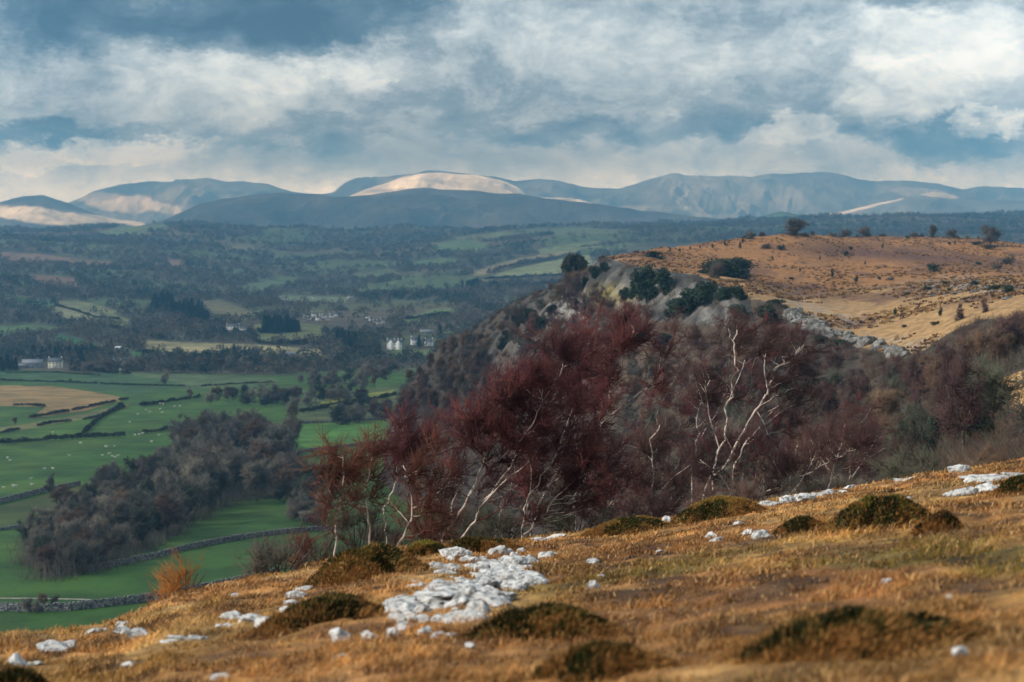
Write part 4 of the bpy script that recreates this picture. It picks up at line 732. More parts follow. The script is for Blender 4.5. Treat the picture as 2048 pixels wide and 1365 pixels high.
C4 = np.repeat(C[i] * rs.uniform(.6, 1.5, (n * 34, 1)), 4, 0)
obj('undergrowth', mesh('undergrowth', V, F=F, mat=M_farw, cols=C4), kind='stuff', label='bare brushwood covering the combe and the flank')
rs = RS(92); gp = scatter(620, [(85, 1165), (160, 1155), (240, 1128), (330, 1085), (450, 1015), (590, 992), (590, 880), (470, 872), (370, 890), (300, 950), (220, 975), (140, 1010), (50, 1100)], 31, 0, 250, 1100)
gq = np.repeat(np.array([p_[2] for p_ in gp]), 60, 0); m_ = len(gq); gq[:, :2] += rs.normal(0, 3.2, (m_, 2)); gq[:, 2] = zG(gq[:, 0], gq[:, 1]); dr = unit(rs.normal(0, .32, (m_, 3)) + [0.05, 0, 1.]); gh = rs.uniform(2, 9.5, (m_, 1)) * rs.uniform(.5, 1, (m_, 1))
V, F = cones(gq, gq + dr * gh, .075); pal2 = np.array([(.12, .10, .075), (.10, .08, .062), (.15, .13, .10), (.09, .095, .065)]); obj('coppice', mesh('coppice', V, F=F, mat=M_farw, cols=np.repeat(pal2[rs.randint(0, 4, m_)] * rs.uniform(.6, 1.5, (m_, 1)), 4, 0)), kind='stuff', label='upright saplings and coppice stems filling the grove')
# ------------------------------------------------------------------ valley: far woodland mass
rs = RS(17); n = 75000; u_ = rs.uniform(-.40, .40, n); d_ = np.exp(rs.uniform(math.log(1500), math.log(8300), n)); d_ = np.where(rs.rand(n) < .5, rs.uniform(1500, 8300, n), d_); X = u_ * d_; Z = bil(ZV, uV, dV, u_, d_); px_, py_ = pix(X, d_, Z)
infield = np.zeros(n, bool)
for poly, c in fields: infield |= inpoly(px_, py_, poly)
wn = fbm(X / 260, d_ / 260, 5, 301); k = (~infield) & ((wn < .28) | (rs.rand(n) < .10)) & (np.abs(px_ - 1024) < 1250)
k &= ~((px_ > 1250) & (py_ > 490))
for xa, xb, ya, yb in [(600, 780, 628, 668), (560, 715, 592, 612), (812, 875, 660, 712), (450, 500, 655, 672), (765, 812, 690, 720), (220, 262, 695, 712), (20, 130, 735, 752), (570, 600, 708, 722)]: k &= ~((px_ > xa) & (px_ < xb) & (py_ > ya) & (py_ < yb) & (rs.rand(n) < .9))
k &= ~((np.abs(px_ - 788) < 26) & (py_ > 690) & (py_ < 715)) & ~((px_ > 30) & (px_ < 135) & (py_ > 728) & (py_ < 745))
X, d_, Z, px_, py_ = X[k][:20000], d_[k][:20000], Z[k][:20000], px_[k][:20000], py_[k][:20000]; n = len(X)
pal = np.array([(.10, .085, .065), (.075, .065, .050), (.115, .095, .068), (.06, .065, .045), (.02, .03, .02), (.13, .10, .075)]); cn = ((fbm(X / 150, d_ / 200, 3, 71) + 1) * 3).astype(int).clip(0, 5); C = pal[np.where(rs.rand(n) < .82, cn, rs.randint(0, 6, n))]
Sz = rs.uniform(4.0, 8.5, n) * np.interp(d_, [1500, 8000], [.95, 1.6]); V, F, C3 = puffs(np.stack([X, d_, Z + Sz * .5], 1), Sz, C, rs, 64, 1.0, .22)
obj('woodland', mesh('woodland', V, F=F, mat=M_farw, cols=C3), kind='stuff', label='leafless woods spread over the far valley sides')
# dark conifer plantations
G5 = 'dark conifers of the plantation on the hillside'
def blockrow(pl, h, n, lab, grp, seed, pr=None):
    pts = scatter(n, pl, seed, 0, 1500, 9000)
    for i, (x, y, q) in enumerate(pts):
        p = PC[i % 2]; s = h * q[1] / FP / (15, 18)[i % 2]; o = place(p, 0, 0, s * rnd.uniform(.85, 1.1), lab, grp, xyz=q, cat='conifer', sx=1.5)
blockrow([(290, 615), (330, 608), (400, 625), (425, 650), (400, 650), (330, 630)], 28, 70, 'dark conifer in long plantation on the hillside above the valley', G5, 1)
blockrow([(520, 662), (585, 660), (582, 668), (525, 668)], 32, 26, 'tall dark conifer in square clump beside long white farm', 'conifers of the square clump', 2)
blockrow([(585, 662), (598, 662), (598, 664), (585, 664)], 28, 4, 'tall narrow conifer standing just apart from square clump', 'narrow conifers beside the square clump', 3)
blockrow([(495, 664), (525, 664), (525, 667), (495, 667)], 10, 8, 'low clipped conifer in hedge beside the square clump', 'low conifers beside long farm', 4)
blockrow([(655, 690), (690, 680), (725, 700), (700, 706)], 28, 16, 'dark conifer in the wood before the village', 'dark conifers before the village', 5)
blockrow([(920, 575), (960, 573), (960, 577), (925, 577)], 18, 12, 'dark conifer in small far clump under pale fields', 'conifers of small far clumps', 6)
blockrow([(975, 578), (1000, 578), (1000, 582), (978, 582)], 18, 8, 'dark conifer in second small far clump under pale fields', 'conifers of small far clumps', 7)
blockrow([(60, 712), (190, 705), (190, 716), (130, 722), (60, 720)], 24, 26, 'dark tree in shelter belt behind the white farmhouse', 'shelter belt behind the farmhouse', 8)
blockrow([(0, 738), (30, 735), (35, 745), (0, 745)], 26, 8, 'dark tree beside the grey barn', 'dark trees beside the barn', 9)
blockrow([(145, 738), (172, 738), (172, 742), (145, 742)], 28, 7, 'dark evergreen next to the white farmhouse gable', 'dark evergreens next to farmhouse', 10)
for x, y, h, lab in [(468, 716, 28, 'single pointed dark fir beside the cottage in the fields'), (270, 675, 16, 'small round dark tree alone in the fields'), (222, 700, 18, 'dark tree below the white roofed shed'), (490, 712, 12, 'small pointed tree beside cottage with fir'), (880, 675, 26, 'narrow dark fir among the village houses'), (838, 695, 24, 'dark fir between big white house and cottages')]:
    q = at(x, y, 1500, 5000)
    if q: place(PC[0], 0, 0, h * q[1] / FP / 15, lab, None, xyz=q, cat='conifer', sx=1.3)
# ------------------------------------------------------------------ hedges and stone walls
def path3(pl, step, dmin=250, dmax=6000):
    pts = []
    for (x0, y0), (x1, y1) in zip(pl[:-1], pl[1:]):
        k = max(2, int(math.hypot(x1 - x0, y1 - y0) / 14))
        for i in range(k): pts.append((x0 + (x1 - x0) * i / k, y0 + (y1 - y0) * i / k))
    pts.append(pl[-1]); Q = [at(x, y, dmin, dmax) for x, y in pts]; Q = np.array([q for q in Q if q]); 
    L = np.concatenate([[0], np.cumsum(np.linalg.norm(np.diff(Q[:, :2], axis=0), axis=1))]); s = np.arange(0, L[-1], step); X = np.interp(s, L, Q[:, 0]); Y = np.interp(s, L, Q[:, 1])
    return X, Y, zG(X, Y)
def hedge(seed, pl, h, lab, w=1.6):
    X, Y, Z = path3(pl, 1.5); r = RS(seed); n = len(X); gap = fbm(X / 18, Y / 18, 3, seed) > -.42; hh = h * (1 + .5 * fbm(X / 9, Y / 9, 3, seed + 5)); X, Y, Z, hh = X[gap], Y[gap], Z[gap], hh[gap]; n = len(X)
    V, F, C = puffs(np.stack([X, Y, Z + hh * .35], 1), hh * .62, np.tile([[1., 1, 1]], (n, 1)), r, 34, .9, .42)
    obj('hedge', mesh('hedge', V, F=F, mat=M_hedge), label=lab, cat='hedge', group='hedges between the valley fields')
HL = [([(0, 890), (130, 880), (250, 874)], 3.2, 'thick dark hedge along lower side of sheep field'), ([(288, 868), (350, 860)], 3.2, 'short thick hedge ending at the grove'), ([(0, 869), (100, 849), (190, 838), (250, 816)], 2.2, 'low hedge under the pale strip field'), ([(165, 870), (200, 838), (245, 812)], 2.8, 'hedge climbing between the two sheep fields'),
 ([(0, 762), (120, 766), (260, 772), (370, 774)], 2.2, 'long thin hedge beneath the farm fields'), ([(275, 816), (330, 806), (400, 796)], 3, 'hedge above the upper sheep field'), ([(190, 745), (260, 750)], 4, 'thick short hedge under the cottages'), ([(0, 748), (100, 746), (200, 752)], 2, 'hedge in front of the barn and farmhouse'),
 ([(380, 776), (470, 770), (550, 766)], 2, 'hedge crossing the pale meadow'), ([(60, 838), (130, 826), (185, 815), (255, 800)], 2.6, 'bushy hedge round the tan field'), ([(0, 814), (60, 812), (90, 816)], 2.4, 'hedge between tan field and green corner'), ([(600, 826), (700, 812), (790, 792)], 3.5, 'hedge below yellow green meadow'), ([(640, 816), (720, 800)], 2, 'low hedge inside yellow green meadow'),
 ([(0, 676), (90, 668), (160, 662)], 4, 'hedge under upper hillside field'), ([(110, 612), (150, 622), (190, 636), (240, 640)], 4, 'hedge between two pale hillside fields'), ([(280, 706), (380, 718), (470, 710)], 5, 'bushy hedge under straw field'), ([(430, 640), (520, 688), (560, 690)], 4, 'hedge between long farm and straw field'), ([(560, 690), (660, 690)], 6, 'thick hedge below the conifer clump'),
 ([(200, 650), (260, 665), (330, 680)], 5, 'tree hedge on slope above straw field'), ([(800, 642), (900, 630)], 6, 'hedge under the small green field over the village'), ([(970, 560), (1060, 556), (1150, 552)], 7, 'hedge under broad pale hill field'), ([(1000, 538), (1100, 520), (1160, 508)], 7, 'hedge between the two pale hill fields')]
for i, (pl, h, lab) in enumerate(HL): hedge(200 + i, pl, h, lab)
def boxes(C, S, rz, jit, r):
    n = len(C); b = np.array([(-1, -1, -1), (1, -1, -1), (1, 1, -1), (-1, 1, -1), (-1, -1, 1), (1, -1, 1), (1, 1, 1), (-1, 1, 1)], float) * .5
    V = b[None] * S[:, None] * (1 + r.uniform(-jit, jit, (n, 8, 3))); c, s = np.cos(rz)[:, None], np.sin(rz)[:, None]; X = V[..., 0] * c - V[..., 1] * s; Y = V[..., 0] * s + V[..., 1] * c
    V = np.stack([X, Y, V[..., 2]], -1) + C[:, None]; i = np.arange(n)[:, None] * 8; q = [(0, 3, 2, 1), (4, 5, 6, 7), (0, 1, 5, 4), (1, 2, 6, 5), (2, 3, 7, 6), (3, 0, 4, 7)]
    return V.reshape(-1, 3), np.concatenate([i + list(a) for a in q], 0)
def stonewall(seed, pl, h, lab, st=.55):
    X, Y, Z = path3(pl, st); r = RS(seed); rz = np.arctan2(np.gradient(Y), np.gradient(X)); A = Acc(); rows = max(3, int(h / .33))
    for k in range(rows):
        gapk = (k < rows - 1) | (r.rand(len(X)) < .7); hh = h / rows; x = X[gapk]; C = np.stack([X + r.normal(0, .05, len(X)), Y + r.normal(0, .05, len(X)), Z + hh * (k + .4)], 1)[gapk]
        S = np.stack([st * r.uniform(.8, 1.15, len(x)), (.8 - .3 * k / rows) * r.uniform(.85, 1.1, len(x)), hh * r.uniform(.85, 1.15, len(x))], 1); V, Q = boxes(C, S, rz[gapk] + r.normal(0, .08, len(x)), .12, r); A.add(V, Q=Q)
    obj('stone_wall', A.mesh('stone_wall', M_wall), label=lab, cat='wall', group='dry stone walls in the valley')
stonewall(1, [(182, 1143), (230, 1133), (300, 1119), (380, 1099), (470, 1081), (560, 1069), (690, 1058)], 2.0, 'grey dry stone wall across the green field below grove')
stonewall(2, [(-60, 1220), (60, 1224), (140, 1222), (220, 1213), (300, 1203), (420, 1180), (560, 1150)], 2.3, 'nearest grey dry stone wall just under the brow')
stonewall(3, [(-40, 1018), (40, 998), (90, 985), (160, 972)], 2.6, 'dark stone wall running up into back of grove', .8)
stonewall(4, [(0, 1062), (60, 1054), (140, 1040)], 1.4, 'low dark wall under the olive coloured field', .8)
stonewall(5, [(590, 908), (640, 900), (700, 894), (790, 882)], 2.0, 'stone wall beneath bright green field behind the birches', .8)
stonewall(6, [(590, 848), (680, 845), (790, 838)], 1.8, 'thin stone wall above bright green field', 1.0)
X, Y, Z = path3([(-80, 1197), (60, 1198), (170, 1200), (205, 1204), (228, 1209)], 2.0); T2 = np.stack([np.gradient(X), np.gradient(Y)], 1); T2 /= np.linalg.norm(T2, axis=1)[:, None]; Np = np.stack([-T2[:, 1], T2[:, 0]], 1); V = []
for o_ in (-.8, -.3, .3, .8): V.append(np.stack([X + Np[:, 0] * o_, Y + Np[:, 1] * o_, zG(X + Np[:, 0] * o_, Y + Np[:, 1] * o_) + .12], 1))
obj('path', mesh('path', np.stack(V, 1).reshape(-1, 3), Q=grid_quads(len(X), 4), mat=M_path), kind='structure', label='pale track crossing the nearest green field')
# ------------------------------------------------------------------ buildings
def gable(w, dp, h, rh, over=.35):
    A = Acc(); x, y = w / 2, dp / 2
    V = np.array([(-x, -y, -1), (x, -y, -1), (x, y, -1), (-x, y, -1), (-x, -y, h), (x, -y, h), (x, y, h), (-x, y, h), (-x, 0, h + rh), (x, 0, h + rh)], float)
    A.add(V, F=[(3, 0, 0 + 4), (3, 4, 7), (4, 8, 7), (1, 2, 6), (1, 6, 5), (5, 6, 9)], Q=[(0, 1, 5, 4), (2, 3, 7, 6)]); B = Acc(); t = .18; xo = x + over; yo = y + over; zl = h - rh * over / y
    for s in (-1, 1):
        V = np.array([(-xo, s * yo, zl), (xo, s * yo, zl), (xo, 0, h + rh), (-xo, 0, h + rh)], float); V = np.concatenate([V + [0, 0, .03], V + [0, 0, .03 + t]]); q = [(4, 5, 6, 7), (0, 3, 2, 1), (0, 1, 5, 4), (1, 2, 6, 5), (2, 3, 7, 6), (3, 0, 4, 7)]
        B.add(V, Q=q)
    return A, B
def bx(c, s):
    V, Q = boxes(np.array([c], float), np.array([s], float), np.array([0.]), 0, RS(1)); A = Acc(); A.add(V, Q=Q); return A
def house(px, py, wpx, hpx, rot, label, wallm=M_render, roofm=M_slate, chim=2, nwin=3, floors=2, dpf=.6, name='house', cat='house', group=None, gables=0, door=True):
    q = at(px, py, 1000, 6000)
    if q is None: return
    k = q[1] / FP; w = wpx * k; H = hpx * k; h = H * (.66 if floors > 1 else .6); rh = H - h; dp = max(4, w * dpf) if w < 16 else 9; rh = min(rh, dp * .6)
    root = obj(name, None, label=label, cat=cat, group=group, loc=(q[0], q[1], q[2])); root.rotation_euler = (0, 0, rot)
    A, B = gable(w, dp, h, rh); kid(root, 'wall', A.mesh('wall', wallm)); rf = kid(root, 'roof', B.mesh('roof', roofm))
    for i in range(chim):
        xx = (-w / 2 + .7) if i == 0 else (w / 2 - .7) if i == 1 else (i - 2) * w * .25; kid(rf, 'chimney', bx((xx, 0, h + rh + .5), (1.1, .9, 2.4)).mesh('chimney', wallm))
    for f in range(floors):
        for i in range(nwin):
            xx = -w / 2 + w * (i + .5) / nwin; zz = h * (f + .55) / floors; wd = kid(root, 'window', bx((xx, -dp / 2 - .03, zz), (min(1.1, w / nwin * .36), .1, min(1.5, h / floors * .42))).mesh('window', M_dark)); kid(wd, 'sill', bx((xx, -dp / 2 - .1, zz - h / floors * .25), (min(1.5, w / nwin * .52), .25, .14)).mesh('sill', M_stoneb))
    if door: kid(root, 'door', bx((w * .02 + (w / nwin * .5 if nwin % 2 else 0), -dp / 2 - .04, 1.0), (1.0, .12, 2.1)).mesh('door', M_dark))
    for i in range(gables):
        xx = -w / 2 + w * (i + .5) / gables; gw = w / gables * .62; V = np.array([(xx - gw / 2, -dp / 2 - .7, -1), (xx + gw / 2, -dp / 2 - .7, -1), (xx + gw / 2, -dp / 2 - .7, h * 1.0), (xx - gw / 2, -dp / 2 - .7, h * 1.0), (xx, -dp / 2 - .7, h * 1.0 + rh * .8), (xx - gw / 2, 0, -1), (xx + gw / 2, 0, -1), (xx + gw / 2, 0, h), (xx - gw / 2, 0, h), (xx, 0, h + rh * .8)], float)
        G = Acc(); G.add(V, F=[(3, 2, 4)], Q=[(0, 1, 2, 3), (1, 6, 7, 2), (5, 0, 3, 8), (2, 7, 9, 4), (8, 3, 4, 9)]); kid(root, 'gable', G.mesh('gable', wallm))
    return root
house(111, 736, 27, 20, .15, 'white farmhouse with two end chimneys beside the grey barn', M_cream, chim=2, nwin=4, group=None)
house(66, 735, 40, 16, .1, 'long grey sheet roofed barn next to the white farmhouse', M_tin, M_tin, 0, 2, 1, name='barn', cat='barn', door=True)
house(42, 736, 22, 8, .1, 'low lean-to shed at the end of the grey barn', M_tin, M_tin, 0, 1, 1, name='shed', cat='shed')
house(38, 712, 10, 7, .5, 'pale little outbuilding among dark trees behind the barn', M_stoneb, chim=0, nwin=1, floors=1, name='outbuilding', cat='outbuilding')
house(238, 700, 14, 7, -.1, 'shed with a pale roof above the grey cottages', M_stoneb, M_render, 0, 1, 1, name='shed', cat='shed')
house(243, 728, 34, 12, .2, 'grey stone cottage half hidden in trees below pale roofed shed', M_stoneb, chim=2, nwin=3)
house(237, 743, 10, 5, 0, 'tiny white shed on the meadow under the grey cottage', M_render, M_render, 0, 1, 1, name='shed', cat='shed')
house(212, 722, 7, 6, .3, 'tiny white outhouse before the grey stone cottage', M_render, chim=0, nwin=1, floors=1, name='outbuilding', cat='outbuilding')
house(466, 660, 26, 11, .05, 'long white farmhouse beside the square conifer clump', M_render, chim=2, nwin=4)
house(487, 661, 14, 7, .05, 'low white wing at the end of long farmhouse', M_render, chim=0, nwin=2, floors=1)
house(583, 713, 28, 9, .05, 'long low pale barn in the straw coloured field', M_tin, M_tin, 0, 3, 1, name='barn', cat='barn')
house(484, 716, 12, 10, -.2, 'grey cottage beside the pointed fir', M_stoneb, chim=1, nwin=2)
house(503, 714, 11, 7, .1, 'small grey outhouse beside cottage with fir', M_stoneb, chim=0, nwin=1, floors=1, name='outbuilding', cat='outbuilding')
house(789, 699, 30, 20, .05, 'large white gabled house with many chimneys above green paddock', M_render, chim=4, nwin=6, gables=2)
house(828, 690, 13, 16, .3, 'white cottage with steep gable next to large white house', M_render, chim=1, nwin=2)
house(858, 692, 16, 14, -.2, 'white house half hidden at foot of the escarpment wood', M_render, chim=2, nwin=2)
house(853, 668, 26, 8, .2, 'long pale roofed house behind the white cottage', M_stoneb, M_tin, 1, 3, 1)
GV = 'houses of the village in the valley'
vl = ['white', 'pale', 'white gabled', 'small white', 'grey roofed white']
for i, (x, y, w, h) in enumerate([(618, 640, 8, 6), (628, 634, 9, 10), (637, 641, 11, 8), (648, 637, 10, 7), (656, 641, 8, 6), (663, 636, 9, 7), (671, 634, 10, 9), (610, 637, 7, 5), (735, 639, 8, 9), (742, 642, 8, 7), (757, 649, 9, 8), (765, 647, 9, 9), (750, 645, 6, 5), (825, 668, 7, 5), (642, 634, 7, 5)]):
    house(x, y, w, h, rnd.uniform(-.7, .7), 'tiny white village house among the valley trees', M_render, chim=1, nwin=2, group=GV)
for i, (x, y, w, h) in enumerate([(570, 600, 10, 4), (608, 601, 8, 4), (628, 598, 7, 4), (700, 596, 10, 3), (655, 602, 7, 3), (590, 603, 6, 3)]):
    house(x, y, w, h, rnd.uniform(-.4, .4), 'pale far off house at the head of the valley', M_render, M_tin, 0, 2, 1, group='pale houses at the head of the valley')
# ------------------------------------------------------------------ sheep
def sheep_mesh():
    A = Acc()
    body = [(-.62, 0, .62), (-.5, 0, .66), (-.2, 0, .68), (.15, 0, .68), (.42, 0, .70), (.58, 0, .82), (.72, 0, .92), (.90, 0, .84), (.96, 0, .80)]; V, Q = tube(body, [.08, .27, .31, .30, .25, .15, .12, .08, .03], 9); A.add(V, Q=Q)
    for x in (-.38, .34):
        for y in (-.15, .15): V, Q = tube([(x, y, .5), (x + .02, y, .28), (x, y, 0)], [.07, .045, .04], 5); A.add(V, Q=Q)
    for y in (-.1, .1): V, Q = tube([(.70, y * .6, .96), (.68, y * 1.8, .97)], [.035, .015], 4); A.add(V, Q=Q)
    return A.mesh('sheep', M_wool, True)
sm = sheep_mesh()
sh = [(62, 1020 - 60), (15, 918), (28, 975), (30, 976), (64, 973), (90, 940), (106, 940), (139, 914), (161, 889), (212, 896), (218, 910), (224, 914), (229, 895), (230, 917), (236, 914), (270, 872), (278, 871), (285, 869), (303, 886), (318, 873), (276, 831), (300, 826), (292, 822), (320, 820), (324, 827), (349, 815), (360, 814), (106, 867), (188, 852), (182, 858), (215, 895), (20, 923), (320, 809), (326, 810), (260, 846), (345, 868), (8, 1003 - 25), (205, 913)]
for i, (x, y) in enumerate(sh):
    q = at(x, y, 250, 3000)
    if q:
        o = obj('sheep', sm, label='white sheep grazing on the green field above the grove', cat='sheep', group='sheep grazing in the green fields', loc=(q[0], q[1], q[2])); s = rnd.uniform(1.1, 1.5); o.scale = (s,) * 3; o.rotation_euler = (0, 0, rnd.choice([0, math.pi]) + rnd.uniform(-.7, .7))
# ------------------------------------------------------------------ rocks
import bmesh
def rock_mesh(seed):
    bm = bmesh.new(); bmesh.ops.create_icosphere(bm, subdivisions=4, radius=.5); r = RS(seed); V = np.array([v.co[:] for v in bm.verts])
    for _ in range(16):                                   # planar fracture cuts
        nrm = unit(r.normal(0, 1, 3)); h = r.uniform(.20, .42); dd = V @ nrm; V = V - np.outer(np.maximum(dd - h, 0) * .97, nrm)
    n = fbm(V[:, 0] * 3 + seed, V[:, 1] * 3 + V[:, 2] * 2.3, 4, seed); n2 = ridged(V[:, 0] * 5 + V[:, 2] * 3, V[:, 1] * 5 + seed, 3, seed + 5); V *= (1 + .30 * n + .16 * n2)[:, None]; V[:, 2] *= .8
    for v, c in zip(bm.verts, V): v.co = c
    me = bpy.data.meshes.new('rock'); bm.to_mesh(me); bm.free(); me.materials.append(M_rock); return me
RM = [rock_mesh(i + 1) for i in range(9)]
M_crag = mat('weathered_crag', (.07, .07, .068), (.24, .235, .22), .9, bump=1, bscale=2)
CR = []
for m_ in RM[:5]:
    c_ = m_.copy(); c_.materials.clear(); c_.materials.append(M_crag); CR.append(c_)
def rock(px, py, w, h, label, group=None, sink=.25):
    q = at(px, py + h * .35, 5, 60)
    if q is None: return
    k = q[1] / FP; o = obj('limestone_rock', rnd.choice(RM), label=label, cat='rock', group=group); W_ = w * k * 1.4; H_ = h * k * rnd.uniform(1.1, 1.8)
    o.scale = (W_, W_ * rnd.uniform(.6, 1.0), H_); o.location = (q[0], q[1] + W_ * .25, q[2] + H_ * (.24 - sink)); o.rotation_euler = (rnd.uniform(-.2, .2), rnd.uniform(-.25, .25), rnd.choice([0, 3.14]) + rnd.uniform(-.5, .5))
rr_ = RS(8)
for i in range(165):
    t = rr_.rand() ; x = 790 + t * 275 + rr_.normal(0, 10); yc = 1222 - t * 92; y = yc + rr_.normal(0, 1) * (16 + 20 * math.sin(t * 3.1)); w = rr_.uniform(14, 50) * (1.15 if .3 < t < .9 else .85)
    rock(x, y, w, w * rr_.uniform(.5, .75), 'jagged pale limestone block in the large outcrop at centre of foreground', 'limestone blocks of the large outcrop')
for i in range(16):
    t = (i + .5) / 16; w = rr_.uniform(55, 95); rock(800 + t * 260 + rr_.normal(0, 8), 1220 - t * 88 + rr_.normal(0, 9), w, w * .34, 'broad limestone slab at the heart of the large outcrop', 'broad slabs of the large outcrop')
RL = [(20, 1322, 52, 30, 'bulky pale rock lowest on the grass by the mossy mound'), (62, 1326, 40, 18, 'flat grey rock beside bulky pale rock'), (100, 1298, 66, 26, 'long flat grey slab in front of mossy mound'), (130, 1292, 44, 20, 'dull grey slab overlapping the long flat slab'), (240, 1247, 34, 28, 'dark round boulder on the brow above the fields'), (252, 1262, 44, 20, 'low rock under dark round boulder'), (190, 1262, 60, 22, 'broken grey stones beside the mossy mound'), (280, 1272, 56, 30, 'white angular rock below the round boulder'),
 (360, 1278, 60, 16, 'thin white slab lying in the grass'), (395, 1274, 36, 14, 'small white slab end'), (330, 1284, 40, 14, 'grey sliver of rock beside the thin slab'), (262, 1326, 42, 24, 'solitary grey rock in bare grass below angular rock'), (462, 1228, 50, 30, 'white rock at head of scattered line of stones'), (448, 1250, 40, 22, 'grey stone under head of scattered line'), (500, 1238, 60, 26, 'pale rock in scattered line beside dark mound'), (530, 1244, 52, 34, 'tall white rock touching dark heather mound'),
 (605, 1176, 34, 18, 'white stone high on the brow left of mossy hummock'), (595, 1190, 36, 18, 'flat stone under highest white stone'), (580, 1205, 34, 18, 'white stone in stepping line down to dark mound'), (570, 1220, 28, 16, 'small stone touching rear of dark mound'), (690, 1203, 52, 28, 'white pyramid rock behind dark heather mound'), (735, 1218, 40, 24, 'pale rock past the end of dark mound'), (722, 1208, 26, 14, 'small pale rock between two larger ones'), (678, 1264, 44, 30, 'split white rock in front of dark heather mound'),
 (745, 1274, 40, 28, 'white rock with rust hollow in front'), (785, 1268, 32, 26, 'white rock next to rust hollow'), (735, 1270, 26, 20, 'small rock by rust hollow'), (685, 1312, 26, 14, 'small pale rock alone in blurred grass'), (440, 1350, 40, 24, 'blurred grey rock at bottom of slope'), (640, 1120, 18, 8, 'tiny rock at top of brow near smallest birch'), (472, 1190, 16, 8, 'tiny rock near orange bush'), (1188, 1168, 30, 30, 'white rounded rock standing alone past the outcrop'), (1185, 1120, 26, 12, 'faint rock above lone rounded rock'),
 (1115, 1074, 44, 14, 'flat white ledge on the brow behind the outcrop'), (1085, 1080, 40, 10, 'low ledge stone on the brow behind outcrop'), (1028, 1112, 28, 26, 'upright grey block at top of the outcrop'), (1095, 1108, 30, 24, 'pale rock apart at top of the outcrop'), (1070, 1120, 30, 22, 'small pale rock by top of outcrop'), (1335, 1036, 22, 20, 'small white rock between two grassy humps'), (1425, 1068, 30, 22, 'pale rock in front of the grassy hump'), (1432, 1078, 26, 18, 'lower pale rock in front of grassy hump'), (1478, 1044, 20, 18, 'small cube like rock beside the grassy hump'),
 (1500, 1066, 32, 20, 'grey half of a pair of rocks'), (1525, 1068, 48, 26, 'white half of a pair of rocks on the slope'), (1530, 1006, 30, 16, 'low rock at start of brow boulder row'), (1545, 1010, 40, 12, 'flat rock at start of brow boulder row'), (1577, 1000, 36, 24, 'round white boulder in row along the brow'), (1612, 996, 46, 18, 'long white boulder in row along the brow'), (1640, 990, 30, 14, 'small boulder continuing the brow row'), (1662, 982, 32, 12, 'flat boulder higher in the brow row'), (1702, 974, 28, 14, 'last rounded boulder of the brow row'), (1690, 982, 24, 10, 'tiny stone below last rounded boulder'),
 (1830, 955, 46, 14, 'pale ledge on brow before the mossy knob'), (1805, 962, 36, 10, 'low ledge stone on brow before mossy knob'), (1918, 936, 38, 24, 'white boulder leaning on the mossy knob'), (1905, 984, 34, 24, 'white end block of the grey ledge'), (1935, 984, 60, 20, 'grey cracked ledge block'), (1975, 976, 50, 16, 'pale middle block of the grey ledge'), (1945, 952, 50, 14, 'upper ledge slab near the mossy knob'), (1990, 956, 66, 16, 'long upper ledge slab'), (2030, 950, 50, 12, 'far upper ledge slab'), (1960, 962, 60, 12, 'thin slab between the two ledges'), (2010, 972, 40, 12, 'small slab ending lower ledge'),
 (1873, 1052, 20, 20, 'grey stone in dark hollow beside the big mossy hummock'), (1720, 1000, 20, 10, 'stone above the big mossy hummock'), (1820, 995, 20, 10, 'stone behind the big mossy hummock'), (1775, 1160, 28, 16, 'blurred pale stone on the olive slope'), (1900, 1192, 16, 12, 'blurred tiny stone on lower slope'), (1925, 1300, 36, 18, 'blurred grey stone at bottom of lower slope'), (1580, 1060, 14, 12, 'tiny white stone near big hummock'), (1205, 1150, 18, 10, 'chip of rock behind lone rounded rock'), (905, 1270, 24, 12, 'pale flake below outcrop'), (940, 1290, 22, 12, 'small flake farther below the outcrop'), (1320, 1000 + 102, 14, 10, 'tiny pale stone in brown grass')]
for x, y, w, h, lab in RL: rock(x, y, w, h, lab)
for i in range(46):
    t = rr_.rand(); x, y = (1575 + t * 130, 632 + t * 60) if t < .55 else (1646 + (t - .55) * 400, 665 + (t - .55) * 125); y += rr_.normal(0, 5); q = at(x, y, 250, 600)
    if q is None: continue
    o = obj('crag_block', rnd.choice(CR), label='grey limestone crag block edging the tan hill above the combe', cat='crag', group='crag blocks along the edge of the tan hill', loc=(q[0], q[1], q[2] + .3)); w = rnd.uniform(3, 8)
    o.scale = (w, w * .8, rnd.uniform(2.5, 5.5)); o.rotation_euler = (rnd.uniform(-.2, .2), rnd.uniform(-.2, .2), rnd.uniform(0, 6))
for i in range(34):
    x, y = rr_.uniform(1840, 2060), rr_.uniform(556, 596); y += (1950 - x) * -.03; q = at(x, y, 250, 640)
    if q is None: continue
    o = obj('crag_block', rnd.choice(CR), label='low grey rock of the outcrop scattered on the far tan hill', cat='crag', group='rocks of the outcrop on the tan hill', loc=(q[0], q[1], q[2] + .1)); w = rnd.uniform(1.5, 5)
    o.scale = (w, w * .6, rnd.uniform(.8, 1.6)); o.rotation_euler = (rnd.uniform(-.2, .2), rnd.uniform(-.2, .2), rnd.uniform(-.5, .5))
